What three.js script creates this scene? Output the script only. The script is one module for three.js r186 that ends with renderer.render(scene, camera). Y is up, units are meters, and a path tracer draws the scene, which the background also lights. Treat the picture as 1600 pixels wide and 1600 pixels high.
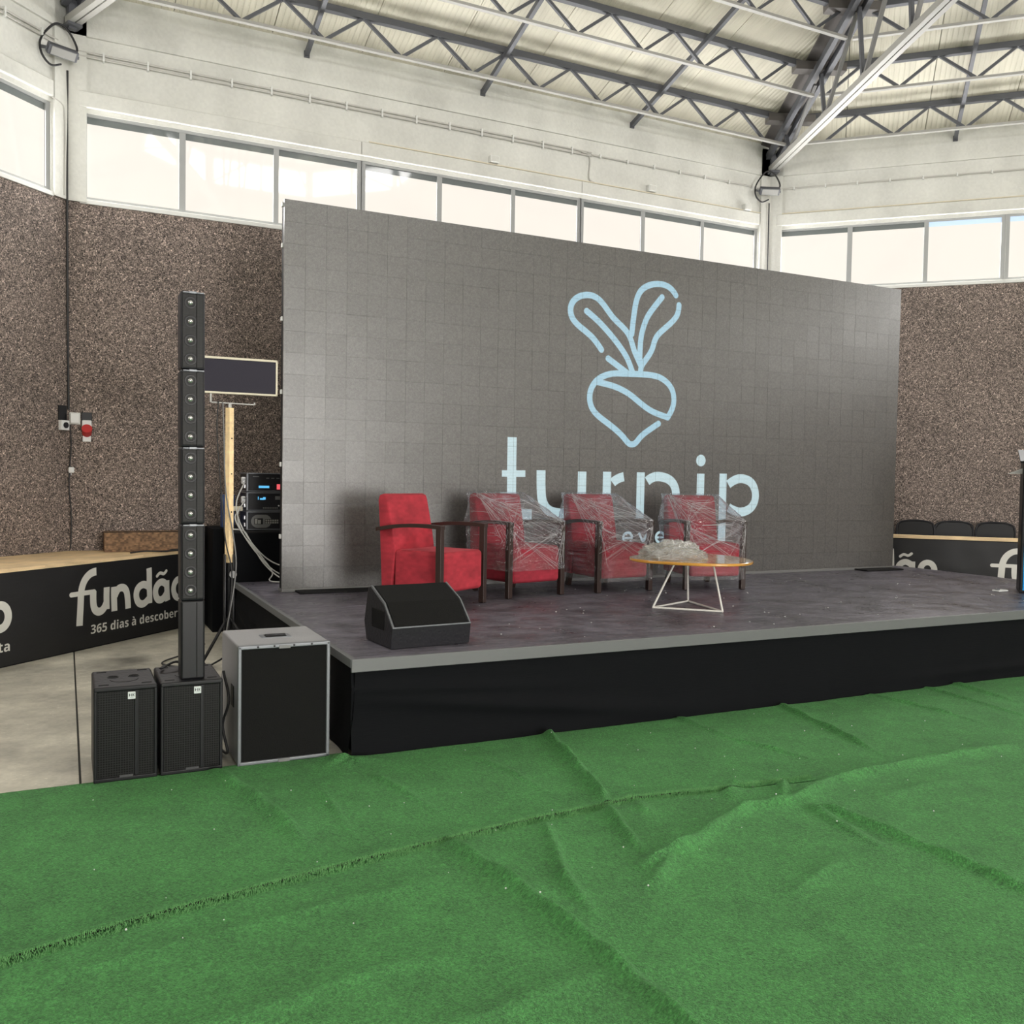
import * as THREE from 'three';
import { RoundedBoxGeometry } from 'three/addons/geometries/RoundedBoxGeometry.js';
import { mergeGeometries, mergeVertices, toCreasedNormals } from 'three/addons/utils/BufferGeometryUtils.js';
import { RectAreaLightUniformsLib } from 'three/addons/lights/RectAreaLightUniformsLib.js';
import { ImprovedNoise } from 'three/addons/math/ImprovedNoise.js';

// ------------------------------------------------------------------ camera, sky, lights, exposure
const scene = new THREE.Scene();
const renderer = new THREE.WebGLRenderer();
renderer.toneMapping = THREE.LinearToneMapping;
renderer.toneMappingExposure = 1.0;
renderer.shadowMap.enabled = true;
RectAreaLightUniformsLib.init();
scene.background = new THREE.Color(0.62, 0.74, 0.9);

const camera = new THREE.PerspectiveCamera(58.385, 1, 0.05, 120);
camera.position.set(-1.486, 1.6345, 5.1117);
{
  const r = new THREE.Vector3(0.898779, 0.016858, 0.438078), u = new THREE.Vector3(0.001115, 0.999169, -0.040736), f = new THREE.Vector3(0.438401, -0.037101, -0.898014);
  camera.quaternion.setFromRotationMatrix(new THREE.Matrix4().makeBasis(r, u, f.negate()));
}
scene.add(camera);
const DAY = new THREE.Color(1.0, 0.985, 0.955);   // daylight through the frosted panes
const L_LANTERN = 16.0, L_DOOR = 30.0;   // radiance of the window bands, roof lantern and glazed entrance
const L_WALL = { back: 15, back_right: 17, right: 7, front_right: 6, front: 21, front_left: 7, left: 4, back_left: 9 };
const DOORLIGHT = new THREE.Color(1.0, 0.97, 0.93);   // open daylight outside the entrance
const PANE_GLOW = new THREE.Color(1.0, 0.93, 0.835);

// ------------------------------------------------------------------ measured layout (metres)
const S8 = 9.0726, AP = S8 / 2 * (1 + Math.SQRT2), CX = 3.0712, CZ = 5.6888;
const H0 = 6.427, SL = 0.2876, T8 = Math.tan(Math.PI / 8);
const CORK = 4.349, WB = 4.416, WT = 5.241;
const HS = 0.572, STAGE_W = 8.31, STAGE_D = 4.06;
const SX0 = 0.263, SCZ = -3.168, SCW = 7.663, SCH = 3.5;

// ------------------------------------------------------------------ helpers
let seedv = 7;
const rnd = () => { seedv |= 0; seedv = seedv + 0x6D2B79F5 | 0; let t = Math.imul(seedv ^ seedv >>> 15, 1 | seedv); t = t + Math.imul(t ^ t >>> 7, 61 | t) ^ t; return ((t ^ t >>> 14) >>> 0) / 4294967296; };
const rr = (a, b) => a + (b - a) * rnd();
const perlin = new ImprovedNoise();
const V = (x, y, z) => new THREE.Vector3(x, y, z);
const names = new Map();
function numbered(n) { const k = names.get(n) || 0; names.set(n, k + 1); return k ? `${n}_${String(k).padStart(3, '0')}` : n; }
function tag(o, label, category, group, kind) { if (label) o.userData.label = label; if (category) o.userData.category = category; if (group) o.userData.group = group; if (kind) o.userData.kind = kind; return o; }
function thing(name, label, category, pos = [0, 0, 0], turn = 0, group) { const g = new THREE.Group(); g.name = numbered(name); g.position.set(...pos); g.rotation.y = turn; scene.add(g); return tag(g, label, category, group); }
function struct(name, label, category, pos = [0, 0, 0], turn = 0) { const g = thing(name, label, category, pos, turn); g.userData.kind = 'structure'; return g; }
function part(name, geo, m, parent, label) {
  const o = new THREE.Mesh(Array.isArray(geo) ? merge(geo) : geo, m);
  o.name = parent === scene ? numbered(name) : name; o.castShadow = o.receiveShadow = true; parent.add(o);
  if (label) o.userData.label = label;
  return o;
}
function merge(list) { return mergeGeometries(list.map(g => { const n = g.index ? g.toNonIndexed() : g; for (const k of Object.keys(n.attributes)) if (!['position', 'normal', 'uv'].includes(k)) n.deleteAttribute(k); if (!n.attributes.uv) n.setAttribute('uv', new THREE.BufferAttribute(new Float32Array(n.attributes.position.count * 2), 2)); return n; })); }
// uv in metres from the dominant axis of each face
function boxUV(g0) {
  const g = g0.index ? g0.toNonIndexed() : g0, p = g.attributes.position, uv = new Float32Array(p.count * 2), a = V(), b = V(), c = V(), n = V();
  for (let i = 0; i < p.count; i += 3) {
    a.fromBufferAttribute(p, i); b.fromBufferAttribute(p, i + 1); c.fromBufferAttribute(p, i + 2);
    n.copy(b).sub(a).cross(c.clone().sub(a)); const ax = Math.abs(n.x), ay = Math.abs(n.y), az = Math.abs(n.z);
    for (let j = 0; j < 3; j++) { const v = [a, b, c][j], k = (i + j) * 2; if (ay >= ax && ay >= az) { uv[k] = v.x; uv[k + 1] = v.z; } else if (ax >= az) { uv[k] = v.z; uv[k + 1] = v.y; } else { uv[k] = v.x; uv[k + 1] = v.y; } }
  }
  g.setAttribute('uv', new THREE.BufferAttribute(uv, 2)); return g;
}
const bx = (x0, x1, y0, y1, z0, z1) => boxUV(new THREE.BoxGeometry(x1 - x0, y1 - y0, z1 - z0).translate((x0 + x1) / 2, (y0 + y1) / 2, (z0 + z1) / 2));
const rbx = (x0, x1, y0, y1, z0, z1, r = 0.01, seg = 2) => boxUV(new RoundedBoxGeometry(x1 - x0, y1 - y0, z1 - z0, seg, r).translate((x0 + x1) / 2, (y0 + y1) / 2, (z0 + z1) / 2));
function bar(a, b, w, h, up = V(0, 1, 0)) {   // rectangular bar from a to b
  const d = b.clone().sub(a), l = d.length(); d.normalize();
  let s = new THREE.Vector3().crossVectors(up, d); if (s.lengthSq() < 1e-6) s.set(1, 0, 0); s.normalize();
  const u = new THREE.Vector3().crossVectors(d, s), m = new THREE.Matrix4().makeBasis(s, u, d).setPosition(a.clone().add(b).multiplyScalar(0.5));
  return new THREE.BoxGeometry(w, h, l).applyMatrix4(m);
}
const rod = (a, b, r, seg = 8) => { const d = b.clone().sub(a), g = new THREE.CylinderGeometry(r, r, d.length(), seg); g.applyQuaternion(new THREE.Quaternion().setFromUnitVectors(V(0, 1, 0), d.clone().normalize())); const m = a.clone().add(b).multiplyScalar(0.5); return g.translate(m.x, m.y, m.z); };
const tube = (pts, r, seg = 40, rs = 6) => new THREE.TubeGeometry(new THREE.CatmullRomCurve3(pts.map(p => Array.isArray(p) ? V(...p) : p)), seg, r, rs, false);
function extrude(profile, w, bevel = 0.01, curve = 12) {   // profile [[z, y]...] swept across x, centred
  const s = new THREE.Shape(profile.map(([z, y]) => new THREE.Vector2(z, y)));
  const g = new THREE.ExtrudeGeometry(s, { depth: w - 2 * bevel, bevelEnabled: bevel > 0, bevelThickness: bevel, bevelSize: bevel, bevelOffset: -bevel, bevelSegments: 3, curveSegments: curve });
  g.translate(0, 0, -(w - 2 * bevel) / 2).rotateY(-Math.PI / 2);   // shape x -> world z, extrude -> -x
  return boxUV(g);
}
// ---- textures
const clamp = (x, a = 0, b = 1) => Math.min(b, Math.max(a, x));
function tex(n, fn, srgb, rep = 1) {   // fn(u, v, x, y) -> number or [r, g, b], 0..1
  const d = new Uint8Array(n * n * 4);
  for (let y = 0; y < n; y++) for (let x = 0; x < n; x++) { const c = fn(x / n, y / n, x, y), k = (y * n + x) * 4; if (typeof c === 'number') d[k] = d[k + 1] = d[k + 2] = clamp(c) * 255; else { d[k] = clamp(c[0]) * 255; d[k + 1] = clamp(c[1]) * 255; d[k + 2] = clamp(c[2]) * 255; } d[k + 3] = 255; }
  const t = new THREE.DataTexture(d, n, n); t.wrapS = t.wrapT = THREE.RepeatWrapping; t.magFilter = THREE.LinearFilter; t.minFilter = THREE.LinearMipmapLinearFilter; t.generateMipmaps = true;
  if (srgb) t.colorSpace = THREE.SRGBColorSpace; t.repeat.set(1 / rep, 1 / rep); t.needsUpdate = true; return t;
}
function canvasTex(w, h, draw, srgb = true) { const c = document.createElement('canvas'); c.width = w; c.height = h; draw(c.getContext('2d'), w, h); const t = new THREE.CanvasTexture(c); if (srgb) t.colorSpace = THREE.SRGBColorSpace; t.magFilter = THREE.LinearFilter; return t; }
// tileable value noise field of a given cell count, as a lookup
function field(cells) { const g = new Float32Array(cells * cells); for (let i = 0; i < g.length; i++) g[i] = rnd(); const s = t => t * t * (3 - 2 * t);
  return (u, v) => { const x = u * cells, y = v * cells, xi = Math.floor(x), yi = Math.floor(y), fx = s(x - xi), fy = s(y - yi), X = ((xi % cells) + cells) % cells, Y = ((yi % cells) + cells) % cells, X1 = (X + 1) % cells, Y1 = (Y + 1) % cells; return (g[Y * cells + X] * (1 - fx) + g[Y * cells + X1] * fx) * (1 - fy) + (g[Y1 * cells + X] * (1 - fx) + g[Y1 * cells + X1] * fx) * fy; }; }
const F4 = field(4), F8 = field(8), F16 = field(16), F32 = field(32), F64 = field(64), F128 = field(128), F256 = field(256);
const std = (o) => new THREE.MeshStandardMaterial(o), phy = (o) => new THREE.MeshPhysicalMaterial(o);
const rgb = (r, g, b) => new THREE.Color().setRGB(r, g, b);

// cork: pressed dark granules with tan flecks
const corkT = tex(1024, (u, v) => { const a = F256(u, v), b = F128(u + .3, v + .1), c = F64(u, v + .5), l = F8(u, v) * .5 + F4(u, v) * .5; let k = .3 + .52 * (a * .6 + b * .4) ** 1.5 + .07 * (c - .5) + .07 * (l - .5); if (a > .76) k += (a - .76) * 1.3 * (.4 + b); if (a < .22) k *= .5; return [k * .98, k * .885, k * .835]; }, true, 1.6);
const corkB = tex(512, (u, v) => F256(u, v) * .6 + F128(u, v) * .4, false, 1.6);
const M = {};
M.cork = std({ map: corkT, bumpMap: corkB, bumpScale: 0.006, roughness: 0.9 });
const plasterT = tex(512, (u, v) => { const k = .83 + .05 * (F8(u, v) - .5) + .06 * (F16(u, v * .3) - .5) + .03 * (F128(u, v) - .5); return [k, k, k * .975]; }, true, 3);
const plasterB = tex(512, (u, v) => F128(u, v) * .7 + F32(u, v) * .3, false, 1.5);
M.plaster = std({ map: plasterT, bumpMap: plasterB, bumpScale: 0.0015, roughness: 0.85 });
M.whitePaint = std({ color: rgb(.72, .73, .71), roughness: .5 });
M.frame = std({ color: rgb(.36, .37, .37), roughness: .35 });
M.pane = phy({ color: rgb(.1, .098, .095), roughness: .03, emissive: PANE_GLOW, emissiveIntensity: 0.9 });
M.shutter = phy({ color: rgb(.17, .19, .19), roughness: .04 });
M.paneClear = phy({ color: rgb(.4, .5, .6), roughness: .04, emissive: rgb(.35, .45, .55) });
const ribB = tex(256, (u) => { const t = (u * 5) % 1; return t < .12 ? .2 : t < .2 ? 1 : .75 + .25 * Math.sin(t * 6); }, false, .3);
const roofT = tex(256, (u, v) => { const k = .9 + .07 * (F8(u, v) - .5) + .05 * (F32(u, v * .2) - .5); return [k, k * .985, k * .92]; }, true, 3);
M.roof = [0, 1, 2].map(i => std({ map: roofT, color: rgb(.84 - i * .03, .83 - i * .03, .8 - i * .03), bumpMap: ribB, bumpScale: 0.012, roughness: .55 }));
M.steel = std({ color: rgb(.11, .115, .13), roughness: .5, metalness: .25 });
M.steelMid = std({ color: rgb(.2, .2, .2), roughness: .5, metalness: .2 });
M.steelPale = std({ color: rgb(.36, .355, .335), roughness: .45, metalness: .1 });
M.hip = std({ color: rgb(.13, .12, .115), roughness: .5, metalness: .2 });
M.cable = std({ color: rgb(.02, .02, .022), roughness: .5 });
M.cableWhite = std({ color: rgb(.6, .6, .58), roughness: .5 });
M.conduit = std({ color: rgb(.5, .49, .46), roughness: .5 });
const concT = tex(1024, (u, v) => { const l = F4(u, v) * .35 + F8(u + .2, v) * .3 + F16(u, v) * .2 + F64(u, v) * .15; let k = .73 + .5 * (l - .5) + .05 * (F256(u, v) - .5); const st = F8(u * 1 + .37, v + .61); if (st > .62) k -= (st - .62) * .9 * F32(u, v); if (F256(u + .5, v + .2) > .93 && F16(u, v) > .6) k += .1; return [k, k * .975, k * .92]; }, true, 4);
M.concrete = std({ map: concT, color: rgb(1, 1, .96), roughness: .62, bumpMap: plasterB, bumpScale: .002 });
M.joint = std({ color: rgb(.05, .05, .045), roughness: .9 });
const deckT = tex(1024, (u, v) => { let k = .345 + .1 * (F16(u * 1, v) - .5) + .1 * (F64(u * .25, v) - .5) + .06 * (F256(u * .2, v) - .5); const w = F8(u, v); k += .05 * (w - .5); if (F256(u, v) > .955) k += .16 * (F64(u, v)); return [k * 1.0, k * .97, k * 1.06]; }, true, 2);
const deckR = tex(512, (u, v) => .42 + .22 * (F16(u, v) - .5) + .2 * (F64(u, v) - .5), false, 2);
M.deck = [0, 1, 2].map(i => std({ map: deckT, color: rgb(1.16 - .07 * i, 1.14 - .07 * i, 1.18 - .07 * i), roughness: 1, roughnessMap: deckR, bumpMap: plasterB, bumpScale: .0012 }));
M.edgeTape = std({ color: rgb(.15, .155, .16), roughness: .45 });
const clothB = tex(256, (u, v, x, y) => .5 + .25 * ((x + y) % 2 - .5) + .3 * (F64(u, v) - .5), false, .5);
M.blackCloth = phy({ color: rgb(.0045, .005, .0065), roughness: .8, specularIntensity: .25, bumpMap: clothB, bumpScale: .001, sheen: .06, sheenRoughness: .4, sheenColor: rgb(.3, .33, .4) });
M.blackBox = phy({ color: rgb(.01, .01, .011), roughness: .7, specularIntensity: .5 });
// turf
const turfT = tex(1024, (u, v) => { const a = F256(u, v), b = F128(u + .4, v + .7), r = rnd(), l = F8(u, v) * .5 + F16(u, v) * .5; const k = .72 + .55 * (a * .45 + b * .25 + r * .3 - .5) + .12 * (l - .5); return [k * .40, k * .75, k * .40]; }, true, 1.3);
const turfB = tex(512, (u, v) => F256(u, v) * .55 + rnd() * .45, false, .8);
M.turf = phy({ map: turfT, bumpMap: turfB, bumpScale: 0.012, roughness: .9, sheen: .35, sheenRoughness: .6, sheenColor: rgb(.35, .6, .38) });
// fabrics, woods, plastics
const velT = tex(512, (u, v) => { const k = .84 + .14 * (F8(u, v) - .5) + .12 * (F16(u * 1.0, v * 2) - .5) + .05 * (F128(u, v) - .5); return [k, k * .95, k * .96]; }, true, .7);
M.velvet = phy({ map: velT, color: rgb(.58, .042, .066), roughness: .85, sheen: .8, sheenRoughness: .35, sheenColor: rgb(.8, .22, .27) });
M.velvetDark = phy({ map: velT, color: rgb(.46, .032, .06), roughness: .85, sheen: .5, sheenRoughness: .4, sheenColor: rgb(.6, .15, .2) });
M.darkWood = std({ color: rgb(.035, .02, .017), roughness: .35 });
const plyT = tex(512, (u, v) => { const k = .92 + .1 * (F64(u * .2, v) - .5) + .1 * (F8(u, v) - .5) + .05 * (F256(u, v) - .5); return [k, k * .88, k * .7]; }, true, 1.2);
M.ply = std({ map: plyT, roughness: .65 });
const osbT = tex(512, (u, v) => { const a = F32(u, v), b = F64(u * .5, v * 1.5), k = .48 + .22 * (a - .5) + .14 * (b - .5); return [k, k * .78, k * .58]; }, true, .6);
M.osb = std({ map: osbT, roughness: .75 });
M.plastic = phy({ color: rgb(.009, .009, .011), roughness: .4, specularIntensity: .6 });
M.texPlastic = phy({ color: rgb(.016, .016, .02), roughness: .45, specularIntensity: .7, bumpMap: plasterB, bumpScale: .0015 });
M.carpeted = std({ color: rgb(.34, .34, .36), roughness: .4, bumpMap: turfB, bumpScale: .002 });
M.carpeted2 = std({ color: rgb(.06, .06, .065), roughness: .5 });
M.aluEdge = std({ color: rgb(.2, .21, .23), roughness: .4, metalness: .4 });
M.foam = phy({ color: rgb(.009, .009, .009), roughness: .9, specularIntensity: .35, bumpMap: turfB, bumpScale: .002 });
M.metal = std({ color: rgb(.5, .5, .52), roughness: .3, metalness: .9 });
M.cream = std({ color: rgb(.72, .66, .52), roughness: .5 });
M.creamWood = std({ map: plyT, color: rgb(1.25, 1.25, 1.2), roughness: .6 });
M.rodWhite = std({ color: rgb(.75, .74, .7), roughness: .4 });
M.white = std({ color: rgb(.75, .76, .76), roughness: .5 });
M.red = std({ color: rgb(.5, .03, .03), roughness: .45 });
M.blue = std({ color: rgb(.02, .06, .2), roughness: .5 });
const filmB = tex(1024, (u, v) => { const w = F8(u, v) * .35 + F16(u, v) * .1, rid = q => (1 - Math.abs(2 * q - 1)) ** 3; const a = rid(F64(u * 1.6 + v * .9 + w, v * .22 - u * .1 + w * .4)), b = rid(F32(u * 1.3 - v * 1.1 + w, v * .3 + u * .15)), c = rid(F128(u, v)); return .5 * a + .35 * b + .15 * c; }, false, .6);
M.film = phy({ color: rgb(.93, .94, .97), roughness: .07, transmission: .97, thickness: 0, ior: 1.7, bumpMap: filmB, bumpScale: .009, side: THREE.DoubleSide });
M.filmHeap = phy({ color: rgb(.9, .9, .88), roughness: .14, transmission: .82, thickness: 0, ior: 1.6, bumpMap: filmB, bumpScale: .006, side: THREE.DoubleSide });

// ------------------------------------------------------------------ room shell: an octagon
const WALLS = ['back', 'back_right', 'right', 'front_right', 'front', 'front_left', 'left', 'back_left'];
const wallSay = { back: 'behind the stage screen', back_right: 'right of the stage screen', back_left: 'left of the stage with sockets', right: 'on the far right side', front_right: 'behind the viewer on the right', front: 'opposite the stage with glazed entrance', front_left: 'behind the viewer on the left', left: 'on the far left side' };
const toWall = (i) => { const th = -i * Math.PI / 4; return { th, x: CX - Math.sin(th) * AP, z: CZ - Math.cos(th) * AP }; };
const groups3 = [-1, 0, 1].map(i => i * 2.914 - 0.004);
const panes = [[-1.434, -.55], [-.485, .435], [.492, 1.38]];   // three panes across one window, from its centre
const GW0 = -1.434, GW1 = 1.38;
function room() {
  let nWin = 0;
  WALLS.forEach((side, i) => {
    const { th, x, z } = toWall(i), w = struct('wall_' + side, 'cork clad wall with white plaster above, ' + wallSay[side], 'wall', [x, 0, z], th);
    const hw = S8 / 2 + .12;
    if (side === 'front') {
      part('cork_lining', [bx(-hw, -2.05, 0, CORK, -.25, 0), bx(2.85, hw, 0, CORK, -.25, 0), bx(-2.05, 2.85, 3.1, CORK, -.25, 0)], M.cork, w);
    } else part('cork_lining', bx(-hw, hw, 0, CORK, -.25, 0), M.cork, w);
    const up = [bx(-hw, hw, CORK, WB - .03, -.25, .012), bx(-hw, hw, WT + .01, H0 + .06, -.25, 0)];
    let prev = -hw; for (const gx of groups3) { up.push(bx(prev, gx + GW0 - .05, WB - .03, WT + .01, -.25, 0)); prev = gx + GW1 + .05; } up.push(bx(prev, hw, WB - .03, WT + .01, -.25, 0));
    part('plaster_upper', up, M.plaster, w);
    part('ring_beam', bx(-hw, hw, 6.0, H0 + .03, -.01, .03), M.plaster, w);
    part('pilaster', [bx(-hw, -hw + .3, CORK, H0 - .05, 0, .03), bx(hw - .3, hw, CORK, H0 - .05, 0, .03)], M.plaster, w);
    groups3.forEach((gx, gi) => {
      nWin++;
      const near = side === 'back' ? ['nearest the hall corner, left of the screen', 'over the middle of the screen', 'over the right end of the screen'][gi] : side === 'back_left' ? ['far out left', 'second on the left wall', 'cut by the left picture edge'][gi] : side === 'back_right' ? ['right of the screen', 'cut by the right picture edge', 'farthest along the right wall'][gi] : ['first', 'middle', 'last'][gi] + ' on the wall ' + wallSay[side];
      const win = struct('window_' + nWin, 'white framed clerestory window of three frosted panes, ' + near, 'window', [0, 0, 0], 0);
      win.position.set(x + Math.cos(th) * gx, 0, z - Math.sin(th) * gx); win.rotation.y = th;
      const e0 = GW0 - .05, e1 = GW1 + .05;
      part('window_frame', [bx(e0, e1, WB - .03, WB, -.16, -.018), bx(e0, e1, WT - .02, WT + .01, -.16, -.018), bx(e0, GW0, WB, WT - .02, -.16, -.018), bx(GW1, e1, WB, WT - .02, -.16, -.018)], M.frame, win);
      for (const k of [0, 1]) part('mullion', bx(panes[k][1], panes[k + 1][0], WB, WT - .02, -.15, -.02), M.frame, win);
      part('window_sill', rbx(e0 - .02, e1 + .02, CORK - .01, CORK + .035, -.03, .016, .006), M.whitePaint, win);
      panes.forEach(([a, b], pi) => {
        const high = (side === 'back_right' && gi === 0 && pi === 2) || (side === 'back_right' && gi === 1 && pi === 0);
        part('pane', bx(a, b, WB, WT - .085, -.045, -.035), M.pane, win);
        part('shutter', bx(a, b, WT - .085, WT - .02, -.045, -.035), high ? M.paneClear : M.shutter, win);
      });
      part('shutter_box', rbx(e0 - .03, e1 + .0, WT + .055, WT + .215, -.05, .038, .012), M.plaster, win);
      const la = new THREE.RectAreaLight(DAY, L_WALL[side], GW1 - GW0, WT - WB - .1); la.name = 'window_daylight';
      const inw = V(Math.sin(th), 0, Math.cos(th));
      la.position.set(x + Math.cos(th) * (gx - .027), (WB + WT - .085) / 2, z - Math.sin(th) * (gx - .027)).addScaledVector(inw, -.026);
      la.rotation.y = th + Math.PI; scene.add(la);
    });
  });
  // glazed entrance opposite the stage, outside the frame, which the left part of the screen mirrors
  const f = toWall(4), d = struct('door_1', 'glazed entrance with white frosted panes opposite the stage', 'door', [f.x, 0, f.z], f.th);
  part('door_frame', [bx(-2.05, 2.85, 3.0, 3.1, -.16, -.02), ...[-2, -.4, 1.2, 2.8].map(q => bx(q - .05, q + .05, 0, 3.0, -.16, -.02))], M.frame, d);
  for (const a of [-1.95, -.35, 1.25]) part('pane', bx(a, a + 1.5, .02, 3.0, -.06, -.05), M.pane, d);
  const la = new THREE.RectAreaLight(DOORLIGHT, L_DOOR, 4.7, 2.9); la.name = 'entrance_daylight'; la.position.set(.4, 1.5, -.035).applyAxisAngle(V(0, 1, 0), f.th).add(V(f.x, 0, f.z)); la.rotation.y = f.th + Math.PI; scene.add(la);
  // ceiling of ribbed sheets, about a metre wide, laid up the slope
  const ce = struct('ceiling', 'pale ribbed metal roof sheets rising to the centre', 'ceiling');
  const D1 = AP - 3.0;
  WALLS.forEach((side, i) => {
    const { th, x, z } = toWall(i), g = new THREE.Matrix4().makeRotationY(th).setPosition(x, 0, z);
    const n = 9, pw = S8 / n;
    for (let k = 0; k < n; k++) {
      const a = -S8 / 2 + k * pw + .004, b = a + pw - .008, half = d => S8 / 2 - d * T8;
      const dmax = q => Math.min(D1, (S8 / 2 - Math.abs(q)) / T8);
      const poly = [[a, 0], [b, 0], [b, dmax(b)]];
      const hd1 = half(D1); if (b > hd1 && a < hd1 && b > 0) poly.push([hd1, D1]); if (a < 0 && b > 0 && !(b > hd1)) { } if (a < -hd1 && b > -hd1) poly.push([-hd1, D1]);
      poly.push([a, dmax(a)]);
      const sh = new THREE.Shape(poly.map(q => new THREE.Vector2(q[0], q[1])));
      const ge = new THREE.ExtrudeGeometry(sh, { depth: .04, bevelEnabled: false }), p = ge.attributes.position;
      const uv = new Float32Array(p.count * 2);
      for (let q = 0; q < p.count; q++) { const X = p.getX(q), D = p.getY(q), T = p.getZ(q); uv[q * 2] = X; uv[q * 2 + 1] = D; p.setXYZ(q, X, H0 + SL * D + T, D); }
      ge.setAttribute('uv', new THREE.BufferAttribute(uv, 2)); ge.applyMatrix4(g); const gi = ge.toNonIndexed ? (ge.index ? ge.toNonIndexed() : ge) : ge; gi.computeVertexNormals();
      part('roof_panel', gi, M.roof[(k * 2 + i) % 3], ce);
    }
    // closing layer above the sheets
    const bk = new THREE.BufferGeometry(), h = S8 / 2 + .5, d1 = D1, hh = h - .5 - d1 * T8 + .02;
    const P = [[-h, -.8], [h, -.8], [hh, d1], [-hh, d1]].map(([X, D]) => V(X, H0 + SL * D + .06, D).applyMatrix4(g));
    bk.setAttribute('position', new THREE.Float32BufferAttribute([P[0], P[2], P[1], P[0], P[3], P[2]].flatMap(q => q.toArray()), 3)); bk.computeVertexNormals(); bk.setAttribute('uv', new THREE.Float32BufferAttribute(new Float32Array(12), 2));
    part('roof_backing', bk, M.steelMid, ce);
  });
}
room();

// roof lantern: an octagonal drum of panes at the centre, above the frame, mirrored in the back windows
{
  const la = struct('window_25', 'octagonal glazed roof lantern at the roof centre', 'skylight', [CX, 0, CZ]);
  const r = 3.0, y0 = H0 + SL * (AP - 3), y1 = 8.95, y2 = 9.58, s = r * 2 * T8;
  for (let i = 0; i < 8; i++) {
    const th = -i * Math.PI / 4, m = new THREE.Matrix4().makeRotationY(th).setPosition(-Math.sin(th) * r, 0, -Math.cos(th) * r), A = g => g.applyMatrix4(m);
    part('curb', A(bx(-s / 2 - .03, s / 2 + .03, y0 - .1, y1, -.1, 0)), M.steelMid, la);
    for (const a of [-s / 2 + .02, .03]) part('pane', A(bx(a, a + s / 2 - .06, y1, y2, -.08, -.06)), M.pane, la);
    part('mullion', [A(bx(-.04, .04, y1, y2, -.1, .0)), A(bx(s / 2 - .06, s / 2 + .06, y1, y2, -.1, .02))], M.steel, la);
    part('top_ring', A(bx(-s / 2 - .03, s / 2 + .03, y2, y2 + .12, -.1, .03)), M.steelMid, la);
    const cg = new THREE.BufferGeometry(), q = s / 2 + .15; cg.setAttribute('position', new THREE.Float32BufferAttribute([-q, y2 + .1, -.2, q, y2 + .1, -.2, 0, y2 + .95, r], 3)); cg.setAttribute('uv', new THREE.Float32BufferAttribute([-q, 0, q, 0, 0, r], 2)); cg.computeVertexNormals();
    part('cap_panel', A(cg), M.roof[i % 3], la);
    part('strut', [bar(V(0, y2 + .02, 0).applyMatrix4(m), V(0, y2 + .6, 0), .07, .1), bar(V(s / 2, y1, 0).applyMatrix4(m), V(0, 9.2, 0), .05, .06)].map(g => g), M.steel, la);
    const L = new THREE.RectAreaLight(DAY, L_LANTERN, s - .2, y2 - y1 - .04); L.name = 'lantern_daylight'; L.position.set(0, (y1 + y2) / 2, -.05).applyMatrix4(m).add(V(CX, 0, CZ)); L.rotation.y = th + Math.PI; scene.add(L);
  }
  part('hub', new THREE.CylinderGeometry(.3, .3, .5, 16).translate(0, 9.2, 0), M.steel, la);
}

// floor: concrete slabs with an open joint
{
  const fl = struct('floor', 'grey stained concrete floor slabs with a dark joint', 'floor'), R = AP + 1.2;
  part('slab', bx(CX - R, -1.421, -.14, 0, CZ - R, CZ + R), M.concrete, fl);
  part('slab', bx(-1.409, CX + R, -.14, 0, CZ - R, CZ + R), M.concrete, fl);
  part('joint_filler', bx(-1.421, -1.409, -.14, -.012, CZ - R, CZ + R), M.joint, fl);
}

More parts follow.
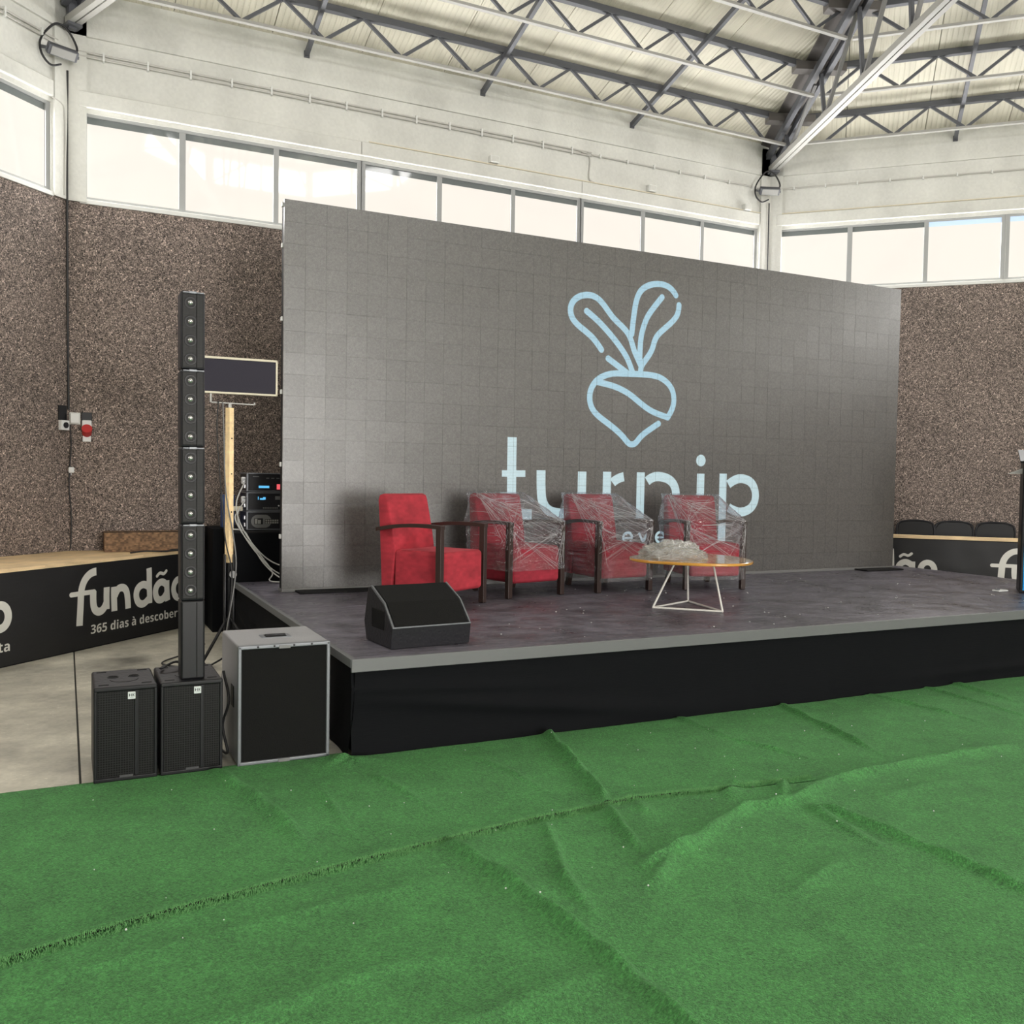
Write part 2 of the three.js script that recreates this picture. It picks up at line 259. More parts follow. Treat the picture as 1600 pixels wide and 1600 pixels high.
// ------------------------------------------------------------------ roof steel
{
  const levels = [.606, 1.5, 2.39, 3.28, 4.17, 5.06, 5.95, 6.84];
  const ord = ['first', 'second', 'third', 'fourth', 'fifth', 'sixth', 'seventh', 'eighth'];
  for (const [i, lv, say] of [[0, 8, 'above the stage wall'], [1, 8, 'above the wall right of the screen'], [7, 3, 'above the left wall']]) {
    const { th, x, z } = toWall(i);
    for (let l = 0; l < lv; l++) {
      const d = levels[l], yT = H0 + SL * d - .035, yB = H0 + SL * d - .375, hw = S8 / 2 - d * T8 - .1;
      const t = thing('lattice_purlin', `dark steel lattice purlin, ${ord[l]} up the roof slope ${say}`, 'roof beam', [x, 0, z], th, 'lattice purlins');
      part('top_chord', bar(V(-hw, yT, d), V(hw, yT, d), .07, .07), M.steel, t);
      part('bottom_chord', bar(V(-hw - .06, yB, d), V(hw + .06, yB, d), .05, .03), M.steelPale, t);
      const ph = .853, n0 = Math.ceil((-hw - .47) / ph), n1 = Math.floor((hw - .47) / ph);
      for (let n = n0; n <= n1; n++) { const xb = .47 + n * ph;   // bottom node, seen at 3.542 along the stage wall
        for (const s of [-1, 1]) { const xt = xb + s * .41; if (Math.abs(xt) < hw) part('diagonal', bar(V(xb + s * .015, yB + .01, d), V(xt, yT - .03, d), .032, .032), M.steel, t); } }
    }
    for (const [q, w] of [[-2.14, 'left'], [0, 'middle'], [2.15, 'right']]) {
      const dm = Math.min(7.9, (S8 / 2 - Math.abs(q)) / T8 - .2), t = thing('roof_rafter', `dark steel rafter up the slope ${say}, the ${w} one`, 'roof beam', [x, 0, z], th, 'rafters');
      part('angle_bar', bar(V(q, H0 - .13, -.0 + .03), V(q, H0 + SL * dm - .12, dm), .045, .06), M.steel, t);
      part('wall_bracket', bx(q - .03, q + .03, H0 - .17, H0 - .1, 0, .05), M.steel, t);
    }
  }
  // hip trusses: inclined top chord under the hip, level tie below, web between
  const c8 = Math.cos(Math.PI / 8), RC = AP / c8, sh = SL * c8;
  for (let i = 0; i < 8; i++) {
    const a = -i * Math.PI / 4 - Math.PI / 8, label = i === 0 ? 'steel hip truss rising from the corner right of the screen' : i === 7 ? 'steel hip truss whose foot meets the upper left corner' : 'steel hip truss outside the photographed view';
    const t = thing('hip_truss', label, 'roof truss', [CX - Math.sin(a) * RC, 0, CZ - Math.cos(a) * RC], a, 'hip trusses');   // local +z runs to the centre
    const rm = RC - 3.2, yR = r => H0 + sh * r;
    const hipG = new THREE.BufferGeometry(), P = [[-.17, yR(-.15) - .035 - .0, -.15], [.17, yR(-.15) - .035, -.15], [.17, yR(rm) - .035, rm], [-.17, yR(rm) - .035, rm]];
    part('hip_flashing', bar(V(0, yR(-.15) - .03, -.15), V(0, yR(rm) - .03, rm), .36, .02), M.hip, t);
    for (const s of [-.07, .07]) part('top_chord', bar(V(s, yR(.1) - .2, .1), V(s, yR(rm) - .2, rm), .06, .09), M.steel, t);
    for (const s of [-.035, .035]) part('bottom_chord', bar(V(s, 6.08, .1), V(s, 6.08, RC - .3), .055, .07), M.steelPale, t);
    part('foot_plate', [bx(-.07, .07, 6.02, 6.045, .03, .2), bar(V(0, 6.0, .12), V(0, yR(.2) - .2, .12), .08, .06)], M.steel, t);
    for (const r of [.76, 1.94, 3.0, 4.1, 5.2, 6.3, 7.4]) {
      part('web', bar(V(0, 6.1, r), V(0, yR(r - .15) - .22, r - .15), .04, .04), M.steel, t);
      part('web', bar(V(0, 6.1, r + .02), V(0, yR(r + .85) - .22, r + .85), .04, .04), M.steelMid, t);
      part('gusset', bx(-.02, .02, 6.06, 6.17, r - .07, r + .09), M.steelPale, t);
    }
    for (const d of levels) { const r = d / c8; part('cleat', [bar(V(-.32, yR(r) - .07, r + .1), V(.32, yR(r) - .07, r + .1), .16, .1)], M.hip, t); }
  }
}

// ------------------------------------------------------------------ stage
{
  const st = thing('stage_platform', 'low dark stage platform with plywood deck panels and black skirt', 'stage');
  const plan = (pts, y0, y1) => boxUV(new THREE.ExtrudeGeometry(new THREE.Shape(pts.map(([a, b]) => new THREE.Vector2(a, -b))), { depth: y1 - y0, bevelEnabled: false }).rotateX(-Math.PI / 2).translate(0, y0, 0));
  part('frame', plan([[.04, -.06], [STAGE_W - .04, -.06], [STAGE_W - .04, -3.42], [7.66, -STAGE_D], [.04, -STAGE_D]], 0, HS - .051), M.blackBox, st);   // the far right corner is cut along the barrier
  const xs = [.0, 2.772, 5.54, STAGE_W], zs = [0, -2.12, -STAGE_D];
  let k = 0; for (let i = 0; i < 3; i++) for (let j = 0; j < 2; j++) part('deck_panel', i === 2 && j === 1 ? plan([[xs[2] + .003, zs[1] - .003], [STAGE_W, zs[1] - .003], [STAGE_W, -3.4], [7.66, -STAGE_D], [xs[2] + .003, -STAGE_D]], HS - .05, HS) : rbx(xs[i] + .003, xs[i + 1] - .003, HS - .05, HS, zs[j + 1] + .003, zs[j] - (j ? .003 : .004), .003, 1), M.deck[(k++ * 2) % 3], st);
  // skirt with soft folds
  const skirt = (len, side) => { const nx = Math.round(len / .03), ny = 22, g = new THREE.PlaneGeometry(len, HS - .07, nx, ny), p = g.attributes.position;
    for (let i = 0; i < p.count; i++) { const x = p.getX(i) + len / 2, y = p.getY(i) + (HS - .07) / 2, t = 1 - y / (HS - .07); let o = .012 + .02 * t * perlin.noise(x * 1.6, y * 3, side * 7) + .014 * t * perlin.noise(x * 4, y * 1.2, 3 + side);
      o += .03 * Math.exp(-(((y - .34 + .12 * Math.min(x, 2.2)) / .045) ** 2)) * Math.exp(-(((x - 1.1) / 1.0) ** 2)) + .022 * Math.exp(-(((y - .40 + .07 * x) / .03) ** 2)) * Math.exp(-(((x - .5) / .8) ** 2)); o += .015 * Math.exp(-(((y - .1) / .03) ** 2)) * clamp((x - 4) / 2); o += .03 * t * t; p.setXYZ(i, x, y, o); }
    g.computeVertexNormals(); return g; };
  part('skirt', skirt(STAGE_W, 0).translate(0, 0.002, -.03), M.blackCloth, st);
  part('skirt', skirt(STAGE_D, 1).rotateY(-Math.PI / 2).translate(.03, .002, -STAGE_D), M.blackCloth, st);
  part('edge_strip', [rbx(-.004, STAGE_W, HS - .075, HS + .002, -.012, .008, .004)], M.edgeTape, st);
  part('edge_strip', [rbx(-.008, .024, HS - .05, HS + .003, -STAGE_D, -.0, .004)], M.edgeTape, st);
}

// ------------------------------------------------------------------ LED wall
{
  const px = 2048 / SCW, W = 2048, H = Math.round(SCH * px);
  const strokes = {
    a: [[3.303,2.42],[3.222,2.519],[3.109,2.595],[2.998,2.661],[2.935,2.727],[2.918,2.814],[2.949,2.892],[3.024,2.95],[3.134,2.977],[3.234,2.958],[3.314,2.899],[3.384,2.82],[3.454,2.75],[3.547,2.69],[3.629,2.62],[3.678,2.536],[3.704,2.451],[3.748,2.376],[3.797,2.291]],
    b: [[3.676,2.614],[3.695,2.801],[3.725,2.988],[3.78,3.091],[3.873,3.15],[3.991,3.182],[4.124,3.173],[4.21,3.116],[4.236,3.079]],
    c: [[4.28,2.978],[4.278,2.894],[4.219,2.809],[4.112,2.72],[4.006,2.632],[3.965,2.559],[3.95,2.489],[3.905,2.407],[3.825,2.313],[3.798,2.262],[3.799,2.203]],
    d: [[4.055,3.041],[3.951,2.922],[3.87,2.817],[3.826,2.715],[3.794,2.595],[3.785,2.476],[3.784,2.339]],
    e: [[3.116,2.804],[3.24,2.73],[3.377,2.618],[3.482,2.521],[3.577,2.422],[3.649,2.32],[3.698,2.206]],
    f: [[3.389,2.334],[3.5,2.271],[3.64,2.193]],
    g: [[4.164,1.751],[4.223,1.83],[4.248,1.951],[4.216,2.07],[4.116,2.154],[3.994,2.196],[3.804,2.197],[3.617,2.191],[3.456,2.185],[3.343,2.154],[3.254,2.101],[3.189,2.02],[3.165,1.914],[3.194,1.81],[3.263,1.736],[3.401,1.655],[3.517,1.582],[3.6,1.517],[3.659,1.454],[3.706,1.438],[3.758,1.457],[3.81,1.524],[3.891,1.586],[4.045,1.678]],
    h: [[3.255,2.081],[3.391,2.065],[3.529,2.034],[3.669,1.976],[3.788,1.898],[3.909,1.825],[4.03,1.781],[4.164,1.751]] };
  const text = {
    t: [[2.281,1.472],[2.281,.83],[2.3,.745],[2.358,.697],[2.518,.695]], u: [[2.615,1.145],[2.617,.916],[2.641,.805],[2.709,.727],[2.86,.697],[3.011,.726],[3.079,.806],[3.099,.92]], u2: [[3.1,1.142],[3.1,.651]], r: [[3.405,1.146],[3.405,.65]], n: [[3.83,1.147],[3.83,.65]],
    n2: [[3.913,1.051],[3.97,1.094],[4.07,1.109],[4.198,1.083],[4.277,1.014],[4.305,.909],[4.308,.65]], i: [[4.63,1.147],[4.63,.65]], p: [[4.943,1.152],[4.943,.383]], p2: [[5.019,1.03],[5.1,1.086],[5.229,1.106],[5.371,1.056],[5.432,.909],[5.381,.769],[5.242,.71],[5.112,.725],[5.028,.768]] };
  const smooth = (g, pts, w, cap) => { g.lineWidth = w * px; g.lineCap = cap; g.lineJoin = 'round'; g.beginPath(); const P = pts.map(([x, y]) => [x * px, H - y * px]); g.moveTo(...P[0]); if (P.length < 3) g.lineTo(...P[1]); else { for (let i = 1; i < P.length - 2; i++) g.quadraticCurveTo(P[i][0], P[i][1], (P[i][0] + P[i + 1][0]) / 2, (P[i][1] + P[i + 1][1]) / 2); const n = P.length; g.quadraticCurveTo(P[n - 2][0], P[n - 2][1], P[n - 1][0], P[n - 1][1]); } g.stroke(); };
  const glow = canvasTex(W, H, (g) => {
    g.fillStyle = '#000'; g.fillRect(0, 0, W, H);
    g.strokeStyle = g.fillStyle = '#a6dbf2'; for (const k in strokes) smooth(g, strokes[k], .068, 'round');
    g.strokeStyle = g.fillStyle = '#cfeef6';
    for (const k in text) smooth(g, text[k], .104, 'butt');
    smooth(g, [[2.172, 1.106], [2.437, 1.108]], .066, 'butt'); smooth(g, [[3.473, 1.03], [3.53, 1.08], [3.616, 1.096]], .1, 'butt');
    g.beginPath(); g.arc(4.627 * px, H - 1.292 * px, .066 * px, 0, 7); g.fill();
    for (const x of [3.68, 4.1]) { g.lineWidth = .03 * px; g.beginPath(); g.arc(x * px, H - .442 * px, .055 * px, .55, -.0 + 6.28); g.stroke(); smooth(g, [[x - .05, .44], [x + .065, .44]], .024, 'butt'); }
    smooth(g, [[3.82, .495], [3.878, .395]], .03, 'butt'); smooth(g, [[3.878, .395], [3.936, .495]], .03, 'butt');
    // gaps between the pixel rows
    g.fillStyle = 'rgba(0,0,0,.16)'; for (let y = 0; y < H; y += 4) g.fillRect(0, y, W, 1);
  });
  const grain = tex(512, (u, v, x, y) => { const k = .5 + .34 * (rnd() - .5) + .1 * ((x % 3) - 1) * .5 + .1 * (F64(u, v) - .5) + .06 * ((y % 4) ? 0 : -1); return [k, k * .985, k * .965]; }, true, .9);
  const mods = [0, 1, 2, 3].map(i => phy({ map: grain, ior: 1.75, color: rgb(.5 - i * .01, .5 - i * .01, .505 - i * .01), roughness: .34 + .012 * i, emissive: rgb(1, 1, 1), emissiveMap: glow, emissiveIntensity: .72 }));
  glow.channel = 1;
  const lw = thing('led_wall', 'large grey LED video wall showing a pale blue vegetable outline logo', 'screen', [SX0, HS, SCZ]);
  const nc = 40, nr = 18, cw = SCW / nc, ch = (SCH - .03) / nr, rest = [[], [], [], []];
  for (let c = 0; c < nc; c++) for (let r = 0; r < nr; r++) {
    const g0 = bx(-cw / 2 + .0006, cw / 2 - .0006, -ch / 2 + .0006, ch / 2 - .0006, -.03, 0), p = g0.attributes.position, nn = g0.attributes.normal, X = (c + .5) * cw, Y = .03 + (r + .5) * ch, uv1 = new Float32Array(p.count * 2), uv0 = g0.attributes.uv;
    for (let i = 0; i < p.count; i++) { if (nn.getZ(i) > .5) { uv1[i * 2] = (X + p.getX(i)) / SCW; uv1[i * 2 + 1] = (Y + p.getY(i)) / SCH; } else { uv1[i * 2] = .002; uv1[i * 2 + 1] = .002; } uv0.setXY(i, uv0.getX(i) + X, uv0.getY(i) + Y); }
    g0.setAttribute('uv1', new THREE.BufferAttribute(uv1, 2));
    const mi = Math.floor(rnd() * 4), tx = rr(-.008, .008), ty = rr(-.008, .008) + (c % 4 === 0 ? .003 : 0);
    if (c < 16) { const o = part('led_module', g0, mods[mi], lw); o.position.set(X, Y, rr(-.0008, .0008)); o.rotation.set(tx, ty, 0); }
    else { g0.rotateX(tx).rotateY(ty).translate(X, Y, 0); rest[mi].push(g0); }
  }
  const keep = []; rest.forEach((l, i) => { const o = new THREE.Mesh(mergeGeometries(l), mods[i]); o.name = 'led_modules_field'; o.userData.kind = 'stuff'; o.castShadow = o.receiveShadow = true; lw.add(o); });
  part('cabinet_back', bx(.004, SCW - .004, .02, SCH - .01, -.11, -.032), M.blackBox, lw);
  part('base_beam', rbx(-.0, SCW, 0, .03, -.16, .012, .004), M.steelMid, lw);
  part('floor_plate', [rbx(.12, 1.62, 0, .018, .01, .2, .004), rbx(7.0, SCW - .05, 0, .018, .01, .22, .004)], M.blackBox, lw);
  for (const y of [.5, 1.15, 1.8, 2.45, 3.1, 3.46]) part('cabinet_latch', rbx(-.014, .004, y - .02, y + .02, -.07, -.035, .004), M.whitePaint, lw);
}

// ------------------------------------------------------------------ turf carpets with creases
{
  const seamPts = [[-6, 2.55], [-1.68, 1.72], [-1.28, 1.61], [-.81, 1.51], [-.26, 1.41], [.4, 1.31], [.87, 1.28], [1.12, 1.24], [1.55, 1.3], [2.26, 1.36], [2.99, 1.34], [4.03, 1.34], [9, 1.32]];
  const seamZ = x => { for (let i = 1; i < seamPts.length; i++) if (x <= seamPts[i][0]) { const [a, b] = seamPts[i - 1], [c, d] = seamPts[i]; return b + (d - b) * (x - a) / (c - a); } return 1.32; };
  // [height, half width, polyline]
  const creases = [
    [.034, .036, [[1.28, .0], [1.11, .67], [.98, 1.17], [.86, 1.5], [.76, 1.89]]], [.032, .042, [[.03, 1.34], [.12, 1.88], [.15, 2.24], [.17, 2.56], [.17, 3.4]]],
    [.022, .036, [[.54, 1.36], [.45, 1.64], [.34, 1.91], [.31, 2.11], [.27, 2.31]]], [.034, .05, [[-.76, -.02], [-.67, .36], [-.59, .78], [-.53, 1.25]]],
    [.014, .03, [[.01, .36], [.09, .74], [.14, 1.08]]], [.022, .03, [[3.21, 0], [3.04, .68], [2.9, 1.3]]], [.015, .03, [[2.28, 0], [2.3, .62], [2.48, 1.19]]],
    [.016, .03, [[4.08, 0], [4.14, .52], [4.17, .96]]], [.02, .035, [[5.03, 0], [4.96, .69]]], [.014, .03, [[4.7, 0], [4.6, 1.1]]],
    [.03, .055, [[.67, 1.97], [.97, 1.87], [1.22, 1.74], [1.55, 1.6], [1.83, 1.62], [2.26, 1.46], [2.99, 1.38], [4.03, 1.38]]],
    [.03, .05, [[1.58, 1.43], [1.66, 1.34], [1.74, 1.29], [1.9, 1.26]]], [.03, .045, [[1.81, 1.58], [1.95, 1.42], [2.04, 1.36]]], [.022, .045, [[1.88, 1.66], [1.82, 1.94], [1.79, 2.3]]],
    [.026, .035, [[1.91, 1.7], [1.96, 2.15], [1.98, 2.53], [1.98, 3.0]]], [.02, .05, [[.62, 2.13], [.83, 1.96], [.95, 1.9]]], [.01, .03, [[.65, .28], [.73, .63], [.76, 1.08]]],
    [.014, .045, [[1.12, 1.24], [1.08, 1.41], [1.2, 1.5]]], [.01, .03, [[-.3, .47], [-.32, 1.07], [-.31, 1.31]]], [.012, .06, [[-.1, .15], [.05, .1], [.3, .25]]], [.018, .05, [[-.18, .12], [-.05, .02], [.15, .04]]],
    [.007, .06, [[-1.6, 1.9], [-.5, 1.75], [.1, 1.72]]], [.008, .07, [[-1.3, 2.4], [-.6, 2.28], [-.1, 2.3]]], [.008, .08, [[-.9, 2.75], [0, 2.6], [.6, 2.65]]], [.008, .05, [[1.1, 2.4], [1.5, 2.25], [1.75, 2.3]]], [.01, .06, [[2.3, 1.75], [2.7, 1.7], [3.1, 1.75]]] ];
  const segs = []; for (const [h, w, pl] of creases) for (let i = 1; i < pl.length; i++) segs.push([h, w, ...pl[i - 1], ...pl[i], i === 1 ? 1 : 0, i === pl.length - 1 ? 1 : 0]);
  const ridge = (x, z) => { let best = 0; for (const [h, w, ax, az, bx_, bz, s0, s1] of segs) { if (x < Math.min(ax, bx_) - .25 || x > Math.max(ax, bx_) + .25 || z < Math.min(az, bz) - .25 || z > Math.max(az, bz) + .25) continue; const dx = bx_ - ax, dz = bz - az, t0 = ((x - ax) * dx + (z - az) * dz) / (dx * dx + dz * dz), t = clamp(t0), L = Math.hypot(dx, dz), ex = x - ax - dx * t, ez = z - az - dz * t, d = Math.hypot(ex, ez); let k = h * 1.6 * (.75 + .5 * perlin.noise(x * 5, z * 5, 2)); if (s0) k *= clamp(t0 * L / .15 + .3, 0, 1); if (s1) k *= clamp((1 - t0) * L / .35 + .02, 0, 1); const v = k * (Math.exp(-((d / (w * .7)) ** 2)) + .22 * Math.exp(-((d / (w * 2.6)) ** 2))); if (v > best) best = v; } return best; };
  const wav = (x, z) => .0022 * perlin.noise(x * 3, z * 3, 0) + .0012 * perlin.noise(x * 9, z * 9, 4) + .0014 * perlin.noise(x * .9 + z * .5, z * 7 - x * 1.2, 8);
  function sheet(x0, x1, nx, nz, zA, zB, yf) {
    const g = new THREE.PlaneGeometry(1, 1, nx, nz), p = g.attributes.position, uv = g.attributes.uv;
    for (let j = 0; j <= nz; j++) for (let i = 0; i <= nx; i++) { const k = j * (nx + 1) + i, q = i / nx, x = nx < 100 ? x0 + (x1 - x0) * q : q < .06 ? x0 + (-2.3 - x0) * q / .06 : q > .92 ? 5.4 + (x1 - 5.4) * (q - .92) / .08 : -2.3 + 7.7 * (q - .06) / .86, a = zA(x), b = zB(x), w = j / nz, z = a + (b - a) * (nz > 200 ? (w < .85 ? w * .56 / .85 : .56 + (w - .85) * .44 / .15) : w); p.setXYZ(k, x, yf(x, z, z - a, b - z), z); uv.setXY(k, x, z); }
    g.computeVertexNormals(); return g;
  }
  const skirtDown = (g, y = .001) => g;
  const rear = thing('turf_carpet', 'green artificial turf strip along the foot of the stage', 'carpet', [0, 0, 0], 0, 'turf carpet strips');
  part('pile', sheet(-5.6, 8.9, 760, 100, x => (x < -.01 ? -.1 - .02 * perlin.noise(x * 2, 0, 0) : .01), x => seamZ(x) - .01 * perlin.noise(x * 4, 1, 1) + .06 * clamp(x - 1.3), (x, z, a, b) => Math.max(.006, .012 + wav(x, z) + ridge(x, z) * clamp(b / .08, .35) + (.016 + .007 * perlin.noise(x * 3, 0, 9)) * clamp(1.9 - x, .12, 1) * Math.exp(-((b / .045) ** 2)) * (b < .006 ? .75 : 1)) * (a < .02 ? .5 : 1)), M.turf, rear);
  part('backing', sheet(-5.6, 8.9, 40, 2, x => (x < -.01 ? -.1 : .01), x => seamZ(x) - .02, () => .005), M.joint, rear);
  const front = thing('turf_carpet', 'larger green artificial turf sheet in the foreground, tucked under the other strip', 'carpet', [0, 0, 0], 0, 'turf carpet strips');
  part('pile', sheet(-6, 9, 760, 210, x => seamZ(x) - .05, x => 5.2, (x, z, a) => .004 + (.006 + wav(x, z) + ridge(x, z)) * clamp((a - .03) / .1)), M.turf, front);
  part('backing', sheet(-6, 9, 40, 2, x => seamZ(x) - .04, x => 5.2, () => .002), M.joint, front);
  // frayed lip of loose fibres along the overlap
  const fib = []; for (let i = 0; i < 9000; i++) { const x = rr(-1.9, 2.2), q = rnd() ** 1.6, z = seamZ(x) + .045 * q - .012 * perlin.noise(x * 4, 1, 1), y = .022 * (1 - q) + .004, l = rr(.008, .02), a = rr(0, 6.28); fib.push(new THREE.ConeGeometry(.0012, l, 3).rotateX(rr(-.9, .9)).rotateY(a).translate(x, y + l * .3, z)); }
  const fr = part('frayed_edge', fib, std({ color: rgb(.16, .4, .14), roughness: .8 }), rear); fr.userData.kind = 'stuff';
  // little white crumbs lying on turf and deck
  const cr = []; for (let i = 0; i < 70; i++) { const x = rr(-1.4, 4.6), z = rr(.1, 2.2); cr.push(new THREE.IcosahedronGeometry(rr(.002, .0045), 0).translate(x, .02 + ridge(x, z), z)); } 
  const cm = part('crumbs', cr, M.white, scene); tag(cm, 'small white crumbs scattered over the green turf', 'litter', null, 'stuff');
  const cd = []; for (let i = 0; i < 90; i++) cd.push(new THREE.IcosahedronGeometry(rr(.003, .0075), 0).scale(1, .5, 1.3).translate(rr(.9, 7.8), HS + .005, rr(-2.6, -.15)));
  tag(part('crumbs', cd, M.white, scene), 'small white crumbs scattered over the stage deck', 'litter', null, 'stuff');
}

// ------------------------------------------------------------------ counters with printed banners
const bannerPrint = (() => {
  const Wm = 2.19, Hm = .82, W = 2048, px = W / Wm, H = Math.round(Hm * px);
  const st = { f: [[.33, .715], [.27, .712], [.2, .665], [.16, .6], [.143, .53], [.137, .403], [.125, .222]], u1: [[.29, .53], [.285, .42], [.305, .345], [.36, .318], [.42, .345], [.45, .4]], u2: [[.455, .55], [.452, .335]], n1: [[.55, .543], [.55, .304]], n2: [[.56, .45], [.59, .51], [.645, .53], [.7, .51], [.728, .45], [.733, .305]],
    d1: [[1.018, .495], [.975, .522], [.915, .522], [.862, .49], [.84, .424], [.862, .355], [.915, .322], [.97, .326], [1.02, .365]], d2: [[1.022, .685], [1.03, .62], [1.038, .318]], a1: [[1.285, .48], [1.24, .52], [1.18, .522], [1.13, .478], [1.116, .415], [1.14, .352], [1.19, .328], [1.25, .352], [1.282, .4]], a2: [[1.285, .53], [1.285, .38], [1.3, .312]], til: [[1.14, .59], [1.17, .62], [1.205, .615], [1.24, .598], [1.275, .632]] };
  return canvasTex(W, H, (g) => {
    g.fillStyle = '#1d1d1f'; g.fillRect(0, 0, W, H);
    for (let i = 0; i < 900; i++) { g.fillStyle = `rgba(${rnd() > .5 ? '70,70,72' : '10,10,12'},${.03 + .05 * rnd()})`; g.fillRect(rnd() * W, rnd() * H, 20 + rnd() * 220, 1 + rnd() * 6); }
    for (let i = 0; i < 60; i++) { g.fillStyle = 'rgba(150,150,150,.35)'; g.fillRect(rnd() * W, rnd() * H, 1 + rnd() * 4, 1 + rnd() * 2); }
    const off = .1;
    g.strokeStyle = '#d9d8d2'; g.fillStyle = '#d9d8d2'; g.lineJoin = 'round';
    const sm = (pts, w, cap = 'round') => { g.lineWidth = w * px; g.lineCap = cap; g.beginPath(); const P = pts.map(([x, y]) => [(x + off) * px, H - y * px]); g.moveTo(...P[0]); if (P.length < 3) g.lineTo(...P[1]); else { for (let i = 1; i < P.length - 2; i++) g.quadraticCurveTo(P[i][0], P[i][1], (P[i][0] + P[i + 1][0]) / 2, (P[i][1] + P[i + 1][1]) / 2); const n = P.length; g.quadraticCurveTo(P[n - 2][0], P[n - 2][1], P[n - 1][0], P[n - 1][1]); } g.stroke(); };
    for (const k in st) sm(st[k], k === 'til' ? .034 : .076, k === 'til' ? 'round' : 'butt');
    sm([[.03, .524], [.3, .524]], .046); g.lineWidth = .072 * px; g.beginPath(); g.ellipse((1.47 + off) * px, H - .425 * px, .082 * px, .1 * px, 0, 0, 7); g.stroke();
    g.font = `bold ${.118 * px}px sans-serif`; const s = '365 dias à descoberta', w0 = g.measureText(s).width; g.save(); g.translate((.258 + off) * px, H - .122 * px); g.scale(1.315 * px / w0, 1); g.fillText(s, 0, 0); g.restore();
  });
})();
function bannerMat(shift, wide) { const t = bannerPrint.clone(); t.wrapS = THREE.RepeatWrapping; t.wrapT = THREE.ClampToEdgeWrapping; t.repeat.set(1 / 2.19, 1 / .82); t.offset.set(shift / 2.19, 0); t.needsUpdate = true; return std({ map: t, roughness: .55, bumpMap: clothB, bumpScale: .0006 }); }
function clothPanel(len, h, sag) { const nx = Math.round(len / .04), g = new THREE.PlaneGeometry(len, h, nx, 20), p = g.attributes.position, uv = g.attributes.uv; for (let i = 0; i < p.count; i++) { const x = p.getX(i) + len / 2, y = p.getY(i) + h / 2; uv.setXY(i, x, y * .82 / h); const t = 1 - y / h; p.setXYZ(i, x, y, .012 + sag * t * perlin.noise(x * 1.3, y * 2, 5) + .006 * perlin.noise(x * 3.5, y * 5, 2)); } g.computeVertexNormals(); return g; }
{
  // left counter: local x runs along the left wall from the corner region (front faces the hall)
  const { th } = toWall(7), k = Math.SQRT1_2, L = V(-1.465, 0, -5.263), nL = V(k, 0, k), e = V(k, 0, -k);   // e: towards the stage wall
  const org = L.clone().addScaledVector(nL, .93);   // s = 0 on the counter front
  const t = thing('wall_counter', 'long plywood topped bench along the left wall with black printed banner', 'counter', [org.x, 0, org.z], th);
  // local: +x = e (towards stage wall), +z = into the hall
  part('body', bx(-6.2, .1, 0, .775, -.9, -.02), M.blackBox, t);
  const top = new THREE.Shape([[-6.2, .02], [.92, .02], [-.01, -.92], [-6.2, -.92]].map(q => new THREE.Vector2(q[0], -q[1])));
  part('worktop', boxUV(new THREE.ExtrudeGeometry(top, { depth: .03, bevelEnabled: false }).rotateX(-Math.PI / 2).translate(0, .785, 0)), M.ply, t);
  part('front_board', bx(-6.2, .9, 0, .78, -.02, .0), M.blackBox, t);
  part('banner', clothPanel(6.84, .795, .012).translate(-5.94, .012, 0), bannerMat(-5.94 + .93 + .1 + 2.19 * 3, 1), t);
  // right barrier
  const { th: th2 } = toWall(1), R = V(7.607, 0, -5.263), nR = V(-k, 0, k), o2 = R.clone().addScaledVector(nR, .78);
  const b = thing('wall_barrier', 'low barrier board with tan wooden cap and printed banner right of the screen', 'counter', [o2.x, 0, o2.z], th2);
  part('board', bx(.35, 8, .0, .94, -.05, 0), M.blackBox, b);
  part('cap_rail', rbx(.35, 8, .935, .98, -.06, .02, .004), M.ply, b);
  part('banner', clothPanel(7.3, .82, .01).translate(.4, .105, 0), bannerMat(.4 - 2.908 + .13 + 2.19 * 2, 1), b);
  const tier = struct('trim_1', 'raised dark tier behind the right barrier', 'tier', [o2.x, 0, o2.z], th2); part('tier_block', bx(.35, 7.8, 0, .26, -.76, -.06), M.blackBox, tier);
  // stacking chairs standing behind the barrier
  const says = ['black stacking chair behind the barrier, half hidden by the screen edge', 'black stacking chair behind the barrier, next to the screen edge', 'black stacking chair behind the barrier, middle of the visible backs', 'black stacking chair behind the barrier, nearest the lectern'];
  [1.55, 2.04, 2.53, 3.02].forEach((s, i) => {
    const p = R.clone().addScaledVector(nR, .42).addScaledVector(V(k, 0, k), s), c = thing('stacking_chair', says[i], 'chair', [p.x, .26, p.z], th2 + [.05, -.04, .03, 0][i], 'black chairs behind the barrier');
    const rs = new THREE.Shape(); rs.moveTo(-.2, 0); rs.lineTo(-.225, .16); rs.quadraticCurveTo(-.225, .3, -.11, .315); rs.lineTo(.11, .315); rs.quadraticCurveTo(.225, .3, .225, .16); rs.lineTo(.2, 0); rs.closePath();
    part('backrest', boxUV(new THREE.ExtrudeGeometry(rs, { depth: .02, bevelEnabled: true, bevelSize: .008, bevelThickness: .008, bevelSegments: 2 }).rotateX(-.15).translate(0, .56, -.2)), M.plastic, c);
    part('back_rim', tube([[-.205, .56, -.17], [-.235, .73, -.195], [-.21, .85, -.22], [-.11, .885, -.225], [.11, .885, -.225], [.21, .85, -.22], [.235, .73, -.195], [.205, .56, -.17]], .013, 40, 8), M.texPlastic, c);
    part('seat', rbx(-.22, .22, .42, .45, -.2, .24, .012), M.plastic, c);
    for (const [x, z] of [[-.2, -.2], [.2, -.2], [-.2, .2], [.2, .2]]) part('leg', rod(V(x * 1.05, 0, z * 1.1), V(x, .43, z), .011), M.steel, c);
  });
}

